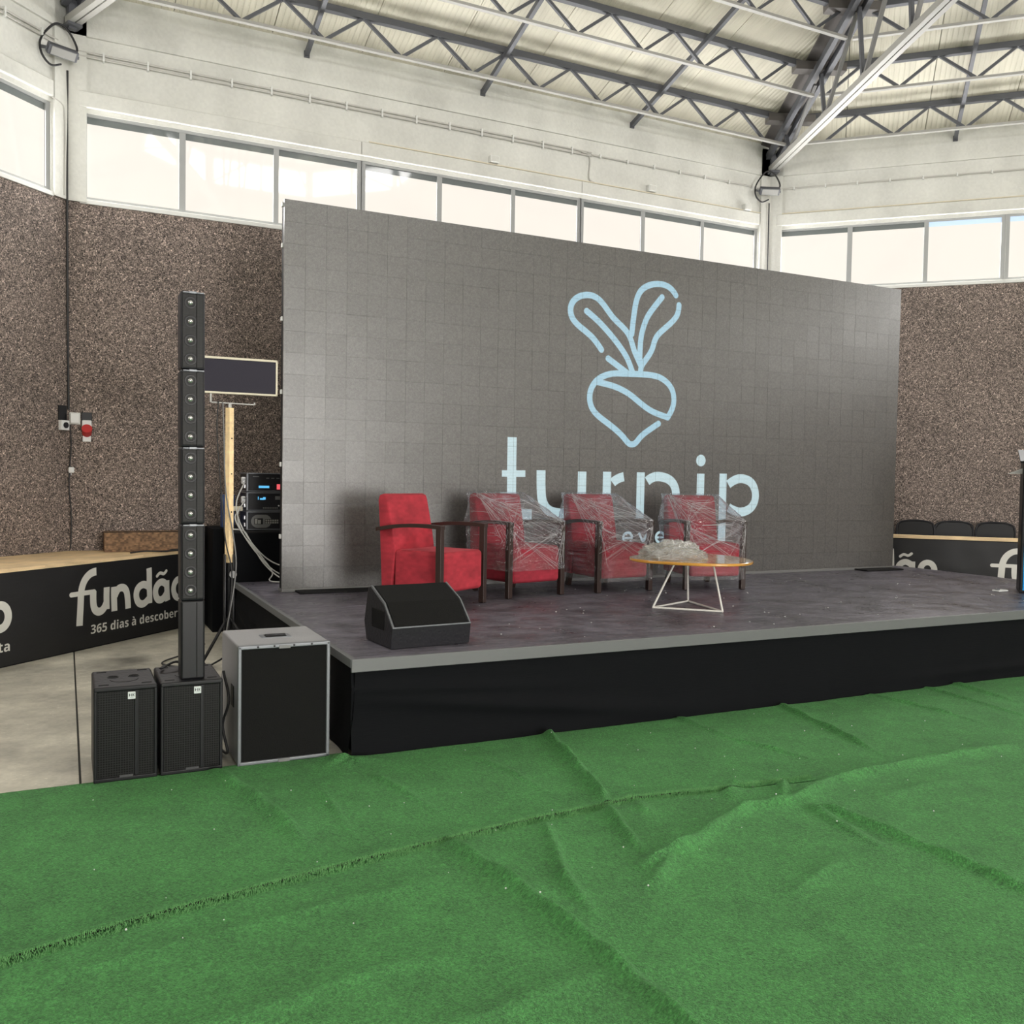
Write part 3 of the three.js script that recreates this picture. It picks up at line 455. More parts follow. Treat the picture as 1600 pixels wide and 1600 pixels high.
// ------------------------------------------------------------------ loudspeakers left of the stage
const gridMap = (cell, bright) => { const t = tex(64, (u, v) => { const a = Math.min(u, 1 - u), b = Math.min(v, 1 - v), l = (a < .13 || b < .13) ? 1 : 0; return l ? bright : .02; }, true, cell); return t; };
const grilleT = gridMap(.0125, .16), grilleB = tex(64, (u, v) => (Math.min(u, 1 - u) < .13 || Math.min(v, 1 - v) < .13) ? 1 : 0, false, .0125);
M.grille = phy({ map: grilleT, bumpMap: grilleB, bumpScale: .002, roughness: .45, specularIntensity: .4 });
const badgeT = canvasTex(128, 128, (g) => { g.fillStyle = '#cfd6d6'; g.fillRect(0, 0, 128, 128); g.fillStyle = g.strokeStyle = '#0c1416'; g.fillRect(18, 30, 13, 52); g.beginPath(); g.moveTo(31, 50); g.lineTo(50, 56); g.lineTo(31, 62); g.fill(); g.fillRect(56, 30, 9, 52); g.fillRect(72, 30, 9, 52); g.lineWidth = 11; g.beginPath(); g.moveTo(108, 32); g.quadraticCurveTo(80, 56, 108, 80); g.stroke(); g.fillStyle = '#8d9696'; g.fillRect(30, 96, 70, 6); });
M.badge = std({ map: badgeT, roughness: .4 });
function subCabinet(x0, x1, label, holes) {
  const w = x1 - x0, t = thing('subwoofer', label, 'loudspeaker', [(x0 + x1) / 2, .012, -.05], 0, 'small black subwoofers');
  const h = .5, d = .44, a = -w / 2, b = w / 2;
  part('cabinet', rbx(a, b, 0, h, -d, -.012, .014, 3), M.texPlastic, t);
  part('front_rim', [rbx(a, b, 0, .022, -.03, .004, .006), rbx(a, b, h - .026, h, -.03, .004, .008), rbx(a, a + .018, .015, h - .02, -.03, .003, .006), rbx(b - .018, b, .015, h - .02, -.03, .003, .006)], M.plastic, t);
  const g1 = part('grille', bx(a + .018, .045, .022, h - .026, -.02, -.004), M.grille, t), g2 = part('grille', bx(.058, b - .018, .022, h - .026, -.02, -.002), M.grille, t);
  part('grille_post', rbx(.042, .061, .022, h - .026, -.02, .003, .003), M.plastic, t);
  const bd = new THREE.PlaneGeometry(.036, .036).translate(.028, h - .052, 0); part('badge', rbx(.009, .047, h - .071, h - .033, -.004, .0035, .002), M.white, t); const pl = part('badge_print', bd.translate(0, 0, .0045), M.badge, t);
  part('foot_notch', bx(-.03, .035, .02, .03, -.01, .0035), M.carpeted2, t);
  if (holes) for (const s of [-.052, .052]) { part('socket', [new THREE.CylinderGeometry(.026, .026, .01, 28).translate(s, h - .003, -.24)], M.foam, t); part('socket_ring', [new THREE.TorusGeometry(.027, .003, 6, 28).rotateX(Math.PI / 2).translate(s, h + .001, -.24)], M.plastic, t); }
  part('lid_line', [new THREE.TorusGeometry(.07, .0015, 4, 30, Math.PI).rotateX(Math.PI / 2).translate(0, h + .0005, -.17)], M.foam, t);
  for (const [x, z] of [[a + .05, -.05], [b - .05, -.05], [a + .05, -d + .05], [b - .05, -d + .05]]) part('stacking_notch', rbx(x - .025, x + .025, h - .002, h + .0015, z - .008, z + .008, .001, 1), M.foam, t);
  return t;
}
subCabinet(-1.355, -1.045, 'small black subwoofer with two round top sockets, at the left end', true);
subCabinet(-1.03, -.71, 'small black subwoofer carrying the tall column loudspeaker', false);
{
  const t = thing('column_loudspeaker', 'tall slim black column loudspeaker standing on a subwoofer', 'loudspeaker', [-.8625, .512, -.14]);
  t.rotation.z = .004;
  const w = .0625, prof = (y0, y1) => rbx(-w, w, y0, y1, -.075, .06, .012, 3);
  part('spacer', prof(.0, .43), M.plastic, t); part('spacer_groove', bx(.018, .022, .01, .42, .058, .0612), M.foam, t);
  for (let m = 0; m < 4; m++) {
    const y0 = .43 + m * .415, y1 = y0 + .413, b = part('speaker_module', prof(y0, y1), M.texPlastic, t);
    part('grille', rbx(-w + .008, w - .008, y0 + .01, y1 - .012, .05, .0615, .004), M.fineGrille || (M.fineGrille = phy({ map: gridMap(.006, .13), roughness: .5, specularIntensity: .6 })), b);
    part('grille_groove', bx(.018, .0215, y0 + .008, y1 - .01, .058, .063), M.foam, b);
    part('coupler', [rbx(-w + .012, w - .004, y1 - .008, y1 - .001, .045, .064, .002), rbx(-.02, .02, y1 - .01, y1 + .002, .05, .066, .002)], M.aluEdge, b);
    for (let k = 0; k < 4; k++) { const yc = y0 + .055 + k * .1; part('driver', [new THREE.SphereGeometry(.016, 16, 8, 0, 6.3, 0, 1.15).rotateX(Math.PI / 2).translate(-.012, yc, .053)], M.cone || (M.cone = std({ color: rgb(.6, .6, .6), roughness: .22, metalness: .8 })), b); part('cone', new THREE.TorusGeometry(.027, .009, 6, 28).scale(1, 1, .25).translate(-.012, yc, .0602), M.plastic, b); }
  }
}
{
  const t = thing('large_subwoofer', 'large grey edged subwoofer with black foam front and top handle', 'loudspeaker', [-.373, .012, -.05]);
  const a = -.257, b = .257, h = .668, d = .575;
  part('cabinet', rbx(a, b, 0, h, -d, -.02, .012, 3), M.carpeted, t);
  part('edge_trim', [rbx(a, b, h - .02, h + .002, -.028, .004, .006), rbx(a, b, 0, .02, -.028, .004, .006), rbx(a - .001, a + .02, 0, h, -.028, .004, .006), rbx(b - .02, b + .001, 0, h, -.028, .004, .006)], M.aluEdge, t);
  part('foam_front', rbx(a + .018, b - .018, .018, h - .018, -.02, -.006, .004), M.foam, t);
  part('handle_recess', bx(-.085, .085, h - .002, h + .003, -.33, -.22), M.aluEdge, t); part('handle_well', bx(-.06, .06, h, h + .0045, -.315, -.235), M.foam, t); part('handle', rbx(-.06, .06, h + .001, h + .014, -.286, -.266, .005), M.plastic, t);
  for (const y of [h - .012, .012]) part('name_plate', rbx(-.035, .03, y - .012, y + .006, -.005, .008, .002), M.steelMid, t);
  for (const x of [-.15, -.06, .05, .15]) part('screw', new THREE.CylinderGeometry(.006, .006, .006, 10).rotateX(Math.PI / 2).translate(x, h - .008, .004), M.plastic, t);
  part('side_handle', [rbx(a - .004, a + .004, .3, .42, -.22, -.13, .003)], M.plastic, t);
}
// wedge monitor on the stage
{
  const t = thing('stage_monitor', 'black wedge stage monitor lying near the stage edge', 'loudspeaker', [.57, HS + .004, -.225], .08);
  const prof = [[0, 0], [.022, .13], [-.12, .265], [-.33, .352], [-.375, .34], [-.44, .12], [-.40, 0]];
  part('cabinet', extrude(prof, .545, .008), M.texPlastic, t);
  const slope = Math.atan2(.352 - .13, .352), gl = [[.016, .142], [-.115, .271], [-.318, .355], [-.32, .345], [-.118, .255], [.008, .13]];
  part('grille', extrude(gl, .5, .002), M.foam, t);
  part('worn_edge', [bar(V(-.268, .133, .022), V(.268, .133, .022), .008, .008), ...[-.264, .264].flatMap(x => [bar(V(x, .133, .022), V(x, .268, -.12), .01, .008), bar(V(x, .268, -.12), V(x, .354, -.33), .01, .008)])], M.aluEdge, t);
  for (const s of [-1, 1]) part('side_handle', rbx(s * .273 - .003, s * .273 + .003, .1, .22, -.3, -.1, .003).rotateX(0), M.foam, t);
  for (const x of [-.2, .2]) part('foot', rbx(x - .02, x + .02, -.003, .004, -.36, -.32, .002), M.plastic, t);
}

// ------------------------------------------------------------------ armchairs
function armchair(label, x, z, turn, wrapped, lowWrap) {
  const t = thing('armchair', label, 'armchair', [x, HS + .003, z], turn, 'red armchairs');
  const vel = wrapped ? M.velvetDark : M.velvet;
  const sp = []; const seat = new RoundedBoxGeometry(.53, .325, .53, 6, .035).translate(0, .29, .05); { const p = seat.attributes.position; for (let i = 0; i < p.count; i++) { const X = p.getX(i), Y = p.getY(i), Z = p.getZ(i); if (Y > .4) p.setY(i, Y + .022 * (1 - (X / .27) ** 2) * (1 - ((Z - .05) / .28) ** 2)); if (Z > .25) p.setZ(i, Z + .012 * (1 - (X / .27) ** 2) * (1 - ((Y - .29) / .17) ** 2)); } seat.computeVertexNormals(); }
  part('seat', boxUV(seat), vel, t);
  const back = [[-.235, .13], [-.2, .44], [-.225, .6], [-.285, .86], [-.3, .898], [-.335, .912], [-.375, .9], [-.39, .86], [-.37, .6], [-.345, .13]];
  part('backrest', toCreasedNormals(extrude(back, .535, .014), .7), vel, t);
  for (const s of [-1, 1]) {
    part('front_leg', rbx(s * .3 - .024, s * .3 + .024, 0, .655, .265, .318, .005), M.darkWood, t);
    const g = new THREE.BoxGeometry(.052, .03, .68, 1, 1, 16).translate(s * .3, .655, -.02), p = g.attributes.position; for (let i = 0; i < p.count; i++) { const q = (.32 - p.getZ(i)) / .68; p.setY(i, p.getY(i) + .022 * Math.sin(q * 2.2) - .055 * q * q); } g.computeVertexNormals();
    part('armrest', boxUV(g), M.darkWood, t);
    part('rear_leg', bar(V(s * .22, .008, -.34), V(s * .22, .15, -.3), .045, .045), M.darkWood, t);
  }
  if (wrapped) {
    const rings = 110, around = 300, y0 = lowWrap ? .1 : .24, y1 = .925, pos = [], idx = [], uv = [];
    const sq = (a, hw, zb, zf) => { const c = Math.cos(a), s = Math.sin(a), e = .22, X = Math.sign(c) * Math.abs(c) ** e * hw, Z = (zb + zf) / 2 + Math.sign(s) * Math.abs(s) ** e * (zf - zb) / 2; return [X, Z]; };
    for (let r = 0; r <= rings + 1; r++) { const q = Math.min(1, r / rings), y = y0 + (y1 - y0) * q, u = clamp((y - .675) / (.925 - .675)); const shrink = r > rings ? .02 : 1;
      const hw = (.332 + (.283 - .332) * u) * shrink, zb = -.395, zf = (.333 + (-.235 - .333) * u) * 1;
      for (let k = 0; k <= around; k++) { const a = k / around * Math.PI * 2 + .3; let [X, Z] = r > rings ? (() => { const [a1, b1] = sq(a, .283 * .05, -.34, -.29); return [a1, b1]; })() : sq(a, hw, zb, zf); const P = (k % around) / around * 3.4;
        const pull = y < .67 ? .018 * Math.sin((y - y0) / (.67 - y0) * Math.PI) : .012 * Math.sin(u * Math.PI); const w1 = perlin.noise(X * 9 + x, y * 9, Z * 9), w2 = 1 - Math.abs(perlin.noise(P * 6 + y * 11 + x * 3, y * 4 - P * 2, turn)), w3 = 1 - Math.abs(perlin.noise(P * 15 - y * 22 + x, y * 9 + P * 4, turn + 5)), amp = .011 * w1 + .009 * (w2 ** 4) + .008 * (w3 ** 5) + .004 * perlin.noise(X * 40, y * 40, Z * 40);
        const f = 1 + amp / .3 - pull / .33; pos.push(X * f, y + (r > rings ? .004 : .006 * w1), -.03 + (Z + .03) * f); uv.push(P * .8 + x, y * 1.0 + z); } }
    const n = around + 1; for (let r = 0; r <= rings; r++) for (let k = 0; k < around; k++) { const a = r * n + k; idx.push(a, a + n, a + 1, a + 1, a + n, a + n + 1); }
    const g = new THREE.BufferGeometry(); g.setAttribute('position', new THREE.Float32BufferAttribute(pos, 3)); g.setAttribute('uv', new THREE.Float32BufferAttribute(uv, 2)); g.setIndex(idx); g.computeVertexNormals();
    part('plastic_wrap', g, M.film, t, 'clear wrinkled stretch film');
    // tight film strings gathered along the folds
    const fs = []; const ring = (q, y, u) => { const [X, Z] = sq(q, .335 + (.286 - .335) * u, -.4, .338 + (-.24 - .338) * u); return V(X, y, Z); };
    const put = (q, y, o = .007) => { const p = ring(q, y, clamp((y - .675) / .25)), c = V(0, y, -.03), d = p.clone().sub(c).normalize(); return p.addScaledVector(d, o); };
    const F = [[2.3, .9, .75, 1.9, .45, .66], [.9, .9, .35, .95, .5, .66], [.75, .63, 1.0, 2.3, .28, .45], [2.4, .62, .8, 1.9, .24, .5], [1.57, .86, .7, 2.3, .66, .7], [2.9, .86, 2.4, 3.1, .4, .66]];
    for (const [a0, ya, b0, b1, yb0, yb1] of F) for (let k = 0; k < 11; k++) { const q = (k + rnd()) / 11, a = put(a0 + rr(-.05, .05), ya + rr(-.03, .02)), b = put(b0 + (b1 - b0) * q, yb0 + (yb1 - yb0) * rnd()), m0 = a.clone().lerp(b, .5), pts = [a, m0.add(V(rr(-.01, .01), rr(-.008, .008), .006)), b]; fs.push(tube(pts, rr(.0006, .0015), 8, 3)); }
    for (let k = 0; k < 320; k++) { const a = k % 3 ? rr(.55, 2.6) : rr(2.2, 3.3), y = k % 3 === 0 ? rr(.45, .9) : k % 3 === 1 ? rr(.42, .67) : rr(.62, .9), t2 = rr(-.6, .6), l = rr(.02, .09); fs.push(tube([put(a, y), put(a + l * .5 * Math.cos(t2) * 1.4, y + l * .5 * Math.sin(t2) + rr(-.008, .008)), put(a + l * Math.cos(t2) * 1.4, y + l * Math.sin(t2))], rr(.0007, .0015), 5, 3)); }
    part('film_folds', fs, M.filmFold || (M.filmFold = phy({ color: rgb(.9, .91, .93), roughness: .2, transmission: .4, thickness: 0 })), t);
  }
  return t;
}
armchair('bright red velvet armchair without wrapping, leftmost on the stage', 1.29, -2.05, Math.PI * 31 / 180, false);
armchair('red armchair in clear film, second from the left, beside the unwrapped one', 2.25, -2.444, .2, true, false);
armchair('red armchair in clear film, third from the left, behind the round table', 3.27, -2.51, .06, true, true);
armchair('red armchair in clear film, rightmost of the four', 4.3, -2.35, -.22, true, true);

// ------------------------------------------------------------------ round table with heap of film
{
  const t = thing('coffee_table', 'low round yellow topped coffee table on white wire legs', 'table', [3.24, HS, -1.15]);
  const N = 72, sh = new THREE.Shape(), pts = []; for (let i = 0; i < N; i++) { const a = i / N * Math.PI * 2, r = .50 + .028 * Math.cos(3 * (a - .75)); pts.push(new THREE.Vector2(Math.cos(a) * r + .05, Math.sin(a) * r + .03)); } sh.setFromPoints(pts);
  part('table_top', boxUV(new THREE.ExtrudeGeometry(sh, { depth: .012, bevelEnabled: true, bevelSize: .008, bevelThickness: .006, bevelSegments: 3 }).rotateX(-Math.PI / 2).translate(0, .392, 0)), phy({ map: plyT, color: rgb(.72, .47, .12), roughness: .25, clearcoat: 1, clearcoatRoughness: .08 }), t);
  const F = [V(-.347, .01, -.017), V(.061, .01, .375), V(.183, .01, -.246)], T = [V(-.17, .392, .04), V(.09, .392, .2), V(.07, .392, -.12)];
  for (let i = 0; i < 3; i++) { part('leg', rod(F[i], T[i], .0085, 10), M.rodWhite, t); part('base_rod', rod(F[i], F[(i + 1) % 3], .0085, 10), M.rodWhite, t); }
  const h = new THREE.SphereGeometry(1, 72, 40, 0, Math.PI * 2, 0, Math.PI / 2), p = h.attributes.position;
  for (let i = 0; i < p.count; i++) { const X = p.getX(i), Y = p.getY(i), Z = p.getZ(i); const n = .5 * perlin.noise(X * 2.3, Y * 2.3, Z * 2.3) + .34 * (1 - Math.abs(perlin.noise(X * 6, Y * 6 + 3, Z * 6)) * 2) * .6 + .16 * perlin.noise(X * 16, Y * 16, Z * 16), f = 1 + n * .5; p.setXYZ(i, X * .34 * f, Math.max(0, Y * .125 * (1 + n * .9)), Z * .2 * f); }
  h.computeVertexNormals();
  const hp = thing('film_heap', 'crumpled heap of clear plastic film lying on the round table', 'plastic film', [3.12, HS + .411, -1.22], .3); part('crumpled_film', boxUV(h), M.filmHeap, hp); const h2 = h.clone().scale(.8, .75, .85).rotateY(2.1); part('crumpled_film', boxUV(h2), M.filmHeap, hp);
  const sm = []; for (let k = 0; k < 160; k++) { const a = rr(0, 6.28), r = rr(0, .3), pts2 = []; for (let i = 0; i < 5; i++) pts2.push([Math.cos(a) * r + rr(-.07, .07), .02 + (.12 - r * .3) * rnd(), Math.sin(a) * r * .55 + rr(-.05, .05)]); sm.push(tube(pts2, .0016, 14, 3)); } part('film_creases', sm, M.filmFold, hp);
}

// ------------------------------------------------------------------ riser, amplifiers, light stand
{
  const r = thing('black_riser', 'black draped riser at the left rear of the stage carrying amplifiers', 'riser');
  part('drape', rbx(-.004, 1.9, .0, 1.055, -5.22, -4.075, .006), M.blackCloth, r); part('top_board', rbx(-.01, 1.9, 1.05, 1.07, -5.22, -4.07, .004), M.blackBox, r); part('drape', rbx(-.13, -.004, 0, 1.065, -5.22, -4.62, .006), M.blackCloth, r);
  const spec = [['topmost amplifier of the stack, with blue and red lit displays', 1.4575], ['middle amplifier of the stack, with blue lit display', 1.2665], ['bottom unit of the amplifier stack, with grey oval front badge', 1.0755]];
  const blueG = std({ color: rgb(.01, .02, .03), emissive: rgb(.12, .5, .85), emissiveIntensity: 1.1 }), redG = std({ color: rgb(.05, .01, .01), emissive: rgb(.9, .12, .14), emissiveIntensity: 1 });
  spec.forEach(([label, y], i) => {
    const t = thing('amplifier', label, 'amplifier', [.14, y, -4.2], 0, 'stacked amplifiers'), h = .183;
    part('chassis', rbx(0, .48, 0, h, -.42, 0, .006), M.plastic, t); part('face_plate', rbx(.012, .47, .008, h - .006, -.004, .006, .003), M.texPlastic, t);
    part('rail', [rbx(-.012, .49, h - .01, h + .002, -.42, .012, .003), rbx(-.012, .49, -.0, .008, -.42, .012, .003), rbx(-.012, .006, 0, h, -.02, .012, .003)], M.aluEdge, t);
    for (const yy of [.05, .12]) part('corner_latch', rbx(-.026, -.008, yy - .02, yy + .02, -.1, -.04, .004), M.metal, t);
    if (i === 0) { part('display', bx(.107, .21, .035, .058, .004, .009), blueG, t, 'blue lit display'); part('display', bx(.285, .35, .022, .075, .004, .009), redG, t, 'red lit display'); part('print', [bx(.05, .11, .145, .152, .005, .0075), bx(.18, .21, .13, .137, .005, .0075), bx(.23, .26, .13, .137, .005, .0075), bx(.28, .31, .13, .137, .005, .0075)], M.steelMid, t); }
    if (i === 1) { part('display', [bx(.1, .107, .11, .14, .004, .009), bx(.12, .16, .108, .125, .004, .009), bx(.15, .175, .11, .135, .004, .009)], blueG, t, 'blue lit display'); part('vent_plate', bx(.27, .33, .11, .145, .004, .008), M.steelMid, t); part('knob', new THREE.CylinderGeometry(.008, .008, .01, 12).rotateX(Math.PI / 2).translate(.305, .05, .01), M.white, t); part('button_row', [...Array(9)].map((_, q) => bx(.15 + q * .017, .16 + q * .017, .02, .035, .004, .008)), M.steelMid, t); }
    if (i === 2) { const s = new THREE.Shape(); s.absarc(.1, .085, .065, Math.PI / 2, Math.PI * 1.5); s.lineTo(.17, .02); s.absarc(.17, .085, .065, -Math.PI / 2, Math.PI / 2); s.closePath(); part('badge', new THREE.ExtrudeGeometry(s, { depth: .004, bevelEnabled: false }).translate(0, 0, .004), M.steelMid, t, 'grey oval badge'); part('panel', [rbx(.065, .15, .055, .115, .006, .012, .002), rbx(.17, .31, .06, .105, .006, .012, .002)], M.plastic, t); part('port', [bx(.07, .095, .06, .11, .011, .014), bx(.1, .13, .06, .1, .011, .014), ...[...Array(6)].map((_, q) => bx(.174 + q * .0225, .19 + q * .0225, .085, .101, .011, .014)), ...[...Array(6)].map((_, q) => bx(.174 + q * .0225, .19 + q * .0225, .063, .079, .011, .014))], M.steelPale, t); }
  });
  for (const [y, w] of [[1.565, 'upper'], [1.375, 'middle']]) { const c = thing('power_connector', `white power plug on the ${w} amplifier of the stack`, 'plug', [.098, y, -4.2], 0, 'white plugs'); part('plug_body', rbx(-.02, .02, -.035, .035, -.02, .03, .012), M.white, c); part('collar', new THREE.TorusGeometry(.016, .005, 6, 14).translate(0, .0, .032), M.metal, c); }
  const tray = thing('cable_adapter', 'small beige adapter box beside the amplifier stack', 'adapter', [.045, 1.07, -4.3]); part('housing', rbx(-.05, .06, .19, .235, -.06, .05, .006), M.cream, tray); part('post', rbx(-.05, -.02, 0, .2, -.05, .02, .004), M.aluEdge, tray);
  const bb = thing('blue_box', 'upright blue box behind the wooden pole on the riser', 'box', [.05, 1.07, -4.75]); part('carton', rbx(-.07, .06, 0, .33, -.12, .0, .006), M.blue, bb); part('lid', rbx(-.072, .062, .325, .34, -.122, .003, .004), M.blue, bb);
  const cabs = [[[.1, 1.54, -4.16], [.02, 1.36, -4.1], [.03, 1.2, -4.06], [.14, .98, -4.05], [.33, .78, -4.02], [.6, .68, -3.9]], [[.1, 1.36, -4.16], [.03, 1.24, -4.1], [.04, 1.12, -4.06], [.2, .86, -4.04], [.4, .66, -3.95], [.7, .6, -3.9]], [[.07, 1.28, -4.2], [.0, 1.2, -4.06], [.07, 1.05, -4.055], [.25, .82, -4.03], [.34, .66, -3.95], [.3, .6, -3.9], [.38, .585, -3.85], [.6, .59, -3.9]], [[-.02, 1.09, -4.1], [.08, 1.075, -4.065], [.13, 1.0, -4.05], [.27, .75, -4.0], [.45, .6, -3.85], [.7, .585, -3.8]]];
  cabs.forEach((c, i) => tag(part('white_cable', tube(c, .0065, 60, 7), M.cableWhite, scene), ['white cable leaving the upper plug and sweeping behind the screen', 'white cable from the middle plug down to the stage', 'white cable with a small loop near the stage deck', 'white cable lowest against the black riser'][i], 'cable', 'white amplifier cables'));
  // wooden box, boards on the counter
  const wb = thing('wooden_box', 'low chipboard box on the counter against the stage wall', 'box', [-.58, .815, -5.1]); part('front', rbx(-.55, .4, 0, .2, .1, .125, .003), M.osb, wb); part('back', rbx(-.55, .4, 0, .2, -.14, -.115, .003), M.osb, wb); part('side', rbx(-.55, -.525, 0, .2, -.12, .1, .003), M.osb, wb); part('side', rbx(.375, .4, 0, .2, -.12, .1, .003), M.osb, wb); part('rim', rbx(-.55, .4, .2, .206, .1, .128, .002), M.blackBox, wb);
  tag(part('coiled_cable', tube([[-.9, .825, -4.75], [-.75, .83, -4.85], [-.55, .828, -4.8], [-.5, .835, -4.9], [-.36, .83, -4.94], [-.3, .826, -4.95], [-.38, .83, -4.9], [-.6, .83, -4.78]], .008, 60, 6), M.cable, scene), 'black cable lying on the plywood bench top', 'cable');
  // light stand with framed panel
  const s = thing('panel_stand', 'black tripod stand with wooden pole beside the stage', 'stand', [-.44, 0, -1.6]);
  part('pole', rbx(-.021, .021, 1.0, 2.095, -.021, .021, .003).rotateY(.62), M.creamWood, s); for (const y of [1.36, 1.63, 1.88]) part('pole_hole', new THREE.CylinderGeometry(.005, .005, .004, 10).rotateX(Math.PI / 2).translate(0, y, .021).rotateY(.62), M.foam, s);
  part('sleeve', [rbx(-.034, -.024, .5, 1.06, -.03, .03, .002), rbx(.024, .034, .5, 1.06, -.03, .03, .002)], M.plastic, s); part('tube', rod(V(0, .25, 0), V(0, 1.02, 0), .017, 12), M.plastic, s);
  part('clamp_knob', new THREE.CylinderGeometry(.026, .026, .03, 10).rotateX(Math.PI / 2).translate(.02, .92, .045), M.steelMid, s);
  for (const a of [.6, 2.7, 4.8]) { part('leg', rod(V(0, .62, 0), V(Math.cos(a) * .42, .012, Math.sin(a) * .42), .011, 8), M.plastic, s); part('brace', rod(V(0, .34, 0), V(Math.cos(a) * .27, .24, Math.sin(a) * .27), .007, 6), M.plastic, s); part('rubber_foot', new THREE.SphereGeometry(.018, 10, 8).translate(Math.cos(a) * .42, .018, Math.sin(a) * .42), M.foam, s); }
  part('bracket', [bar(V(-.13, 2.13, .0), V(.17, 2.125, .0), .012, .008), bar(V(-.13, 2.13, 0), V(-.13, 2.19, 0), .012, .03), bar(V(0, 2.09, 0), V(0, 2.13, 0), .02, .02), bar(V(.17, 2.125, 0), V(.17, 2.14, 0), .01, .01)], M.steelPale, s);
  const p = thing('dark_panel', 'dark rectangular panel in a cream frame on the stand', 'panel', [-.44, 2.192, -1.6], -.03);
  part('panel_face', bx(-.29, .318, .012, .245, -.02, .004), std({ color: rgb(.03, .027, .042), roughness: .85, bumpMap: clothB, bumpScale: .001 }), p);
  part('panel_frame', [rbx(-.3, .33, 0, .014, -.025, .01, .003), rbx(-.3, .33, .242, .258, -.025, .01, .003), rbx(-.3, -.286, 0, .258, -.025, .01, .003), rbx(.316, .33, 0, .258, -.025, .01, .003)], M.cream, p);
  tag(part('hanging_cable', tube([[-.52, 2.14, -1.58], [-.53, 1.95, -1.57], [-.5, 1.5, -1.56], [-.47, 1.15, -1.55], [-.43, .95, -1.54], [-.45, .6, -1.53], [-.5, .1, -1.5], [-.62, .02, -1.3]], .005, 60, 6), M.cable, scene), 'black cable hanging from the framed panel down the pole', 'cable', 'stand cables');
  tag(part('hanging_cable', tube([[-.49, 2.13, -1.58], [-.485, 1.9, -1.56], [-.47, 1.5, -1.555], [-.42, 1.2, -1.55], [-.4, .98, -1.54], [-.47, .5, -1.52], [-.55, .05, -1.45], [-.7, .015, -1.4]], .005, 60, 6), M.steelMid, scene), 'grey cable hanging beside the black one on the pole', 'cable', 'stand cables');
  // cable tangle behind the subwoofers
  const says = ['black cable looping out over the subwoofer top', 'black cable snaking over concrete behind the column', 'black cable curled between subwoofer and large cabinet', 'black cable running toward the left bench', 'black cable coiled at the tripod foot'];
  [[[-.98, .53, -.42], [-1.0, .535, -.33], [-.93, .56, -.36], [-.86, .53, -.45], [-.78, .54, -.5], [-.7, .4, -.52], [-.67, .1, -.5]], [[-.7, .015, -.7], [-.9, .015, -1.1], [-.6, .015, -1.5], [-.8, .015, -2.0], [-.55, .015, -2.4], [-.75, .015, -2.8]], [[-.67, .5, -.3], [-.655, .35, -.2], [-.68, .2, -.25], [-.66, .06, -.2], [-.67, .02, -.4]], [[-.6, .015, -2.2], [-.5, .015, -2.7], [-.75, .015, -3.1], [-.5, .015, -3.5], [-.3, .015, -3.9]], [[-.3, .015, -1.4], [-.5, .02, -1.2], [-.7, .015, -1.35], [-.6, .025, -1.6], [-.4, .02, -1.5], [-.55, .015, -1.1], [-.8, .015, -1.3]]].forEach((c, i) => tag(part('floor_cable', tube(c, .0075, 60, 6), M.cable, scene), says[i], 'cable', 'black floor cables'));
}

// ------------------------------------------------------------------ lectern at the right edge
{
  const t = thing('lectern', 'black lectern with bright blue front panel at the right picture edge', 'lectern', [7.39, HS, -.685], -.9);
  const gT = canvasTex(256, 512, (g) => { g.fillStyle = '#1f9be0'; g.fillRect(0, 0, 256, 512); g.fillStyle = '#2f7fd8'; for (let i = 0; i < 40; i++) g.fillRect(0, i * 6, 256, 6 - i * .14); g.fillStyle = '#0d2c4a'; for (const [y, n] of [[150, 5], [176, 7], [236, 4]]) for (let i = 0; i < n; i++) g.fillRect(16 + i * 15, y, 8, 10); });
  part('side_panel', rbx(-.33, -.3, .02, 1.33, -.3, .15, .012), M.plastic, t); part('side_panel', rbx(.3, .33, .02, 1.33, -.3, .15, .012), M.plastic, t);
  const fg = new THREE.BoxGeometry(.6, 1.3, .02).translate(0, .68, .145); part('front_panel', fg, std({ map: gT, roughness: .4 }), t, 'bright blue front panel');
  part('base', rbx(-.33, .33, 0, .03, -.32, .16, .006), M.plastic, t);
  part('reading_top', rbx(-.36, .36, -.008, .012, -.26, .2, .004).rotateX(.28).translate(0, 1.36, -.06), M.plastic, t);
  part('shelf_bracket', extrude([[-.06, 0], [.12, 0], [.12, .075]], .02, .002).rotateY(-Math.PI / 2 + 3.14).translate(-.4, 1.19, -.02), M.white, t);
  const m = thing('mic_stand', 'thin white gooseneck on the lectern top', 'microphone', [7.33, HS + 1.37, -.85]); part('gooseneck', tube([[-.14, 0, .05], [-.11, .08, .05], [-.06, .2, .05], [.0, .28, .05]], .008, 20, 6), M.white, m); part('head', new THREE.CapsuleGeometry(.014, .04, 4, 10).rotateZ(-.8).translate(.02, .295, .05), M.plastic, m);
  const f = thing('floor_bracket', 'small white metal bracket beside the lectern base', 'bracket', [6.98, HS, -1.0]); part('plate', rbx(-.06, .08, .004, .02, -.04, .04, .004), M.white, f); part('bolt', rbx(-.05, -.02, .0, .03, -.02, .02, .004), M.aluEdge, f);
}

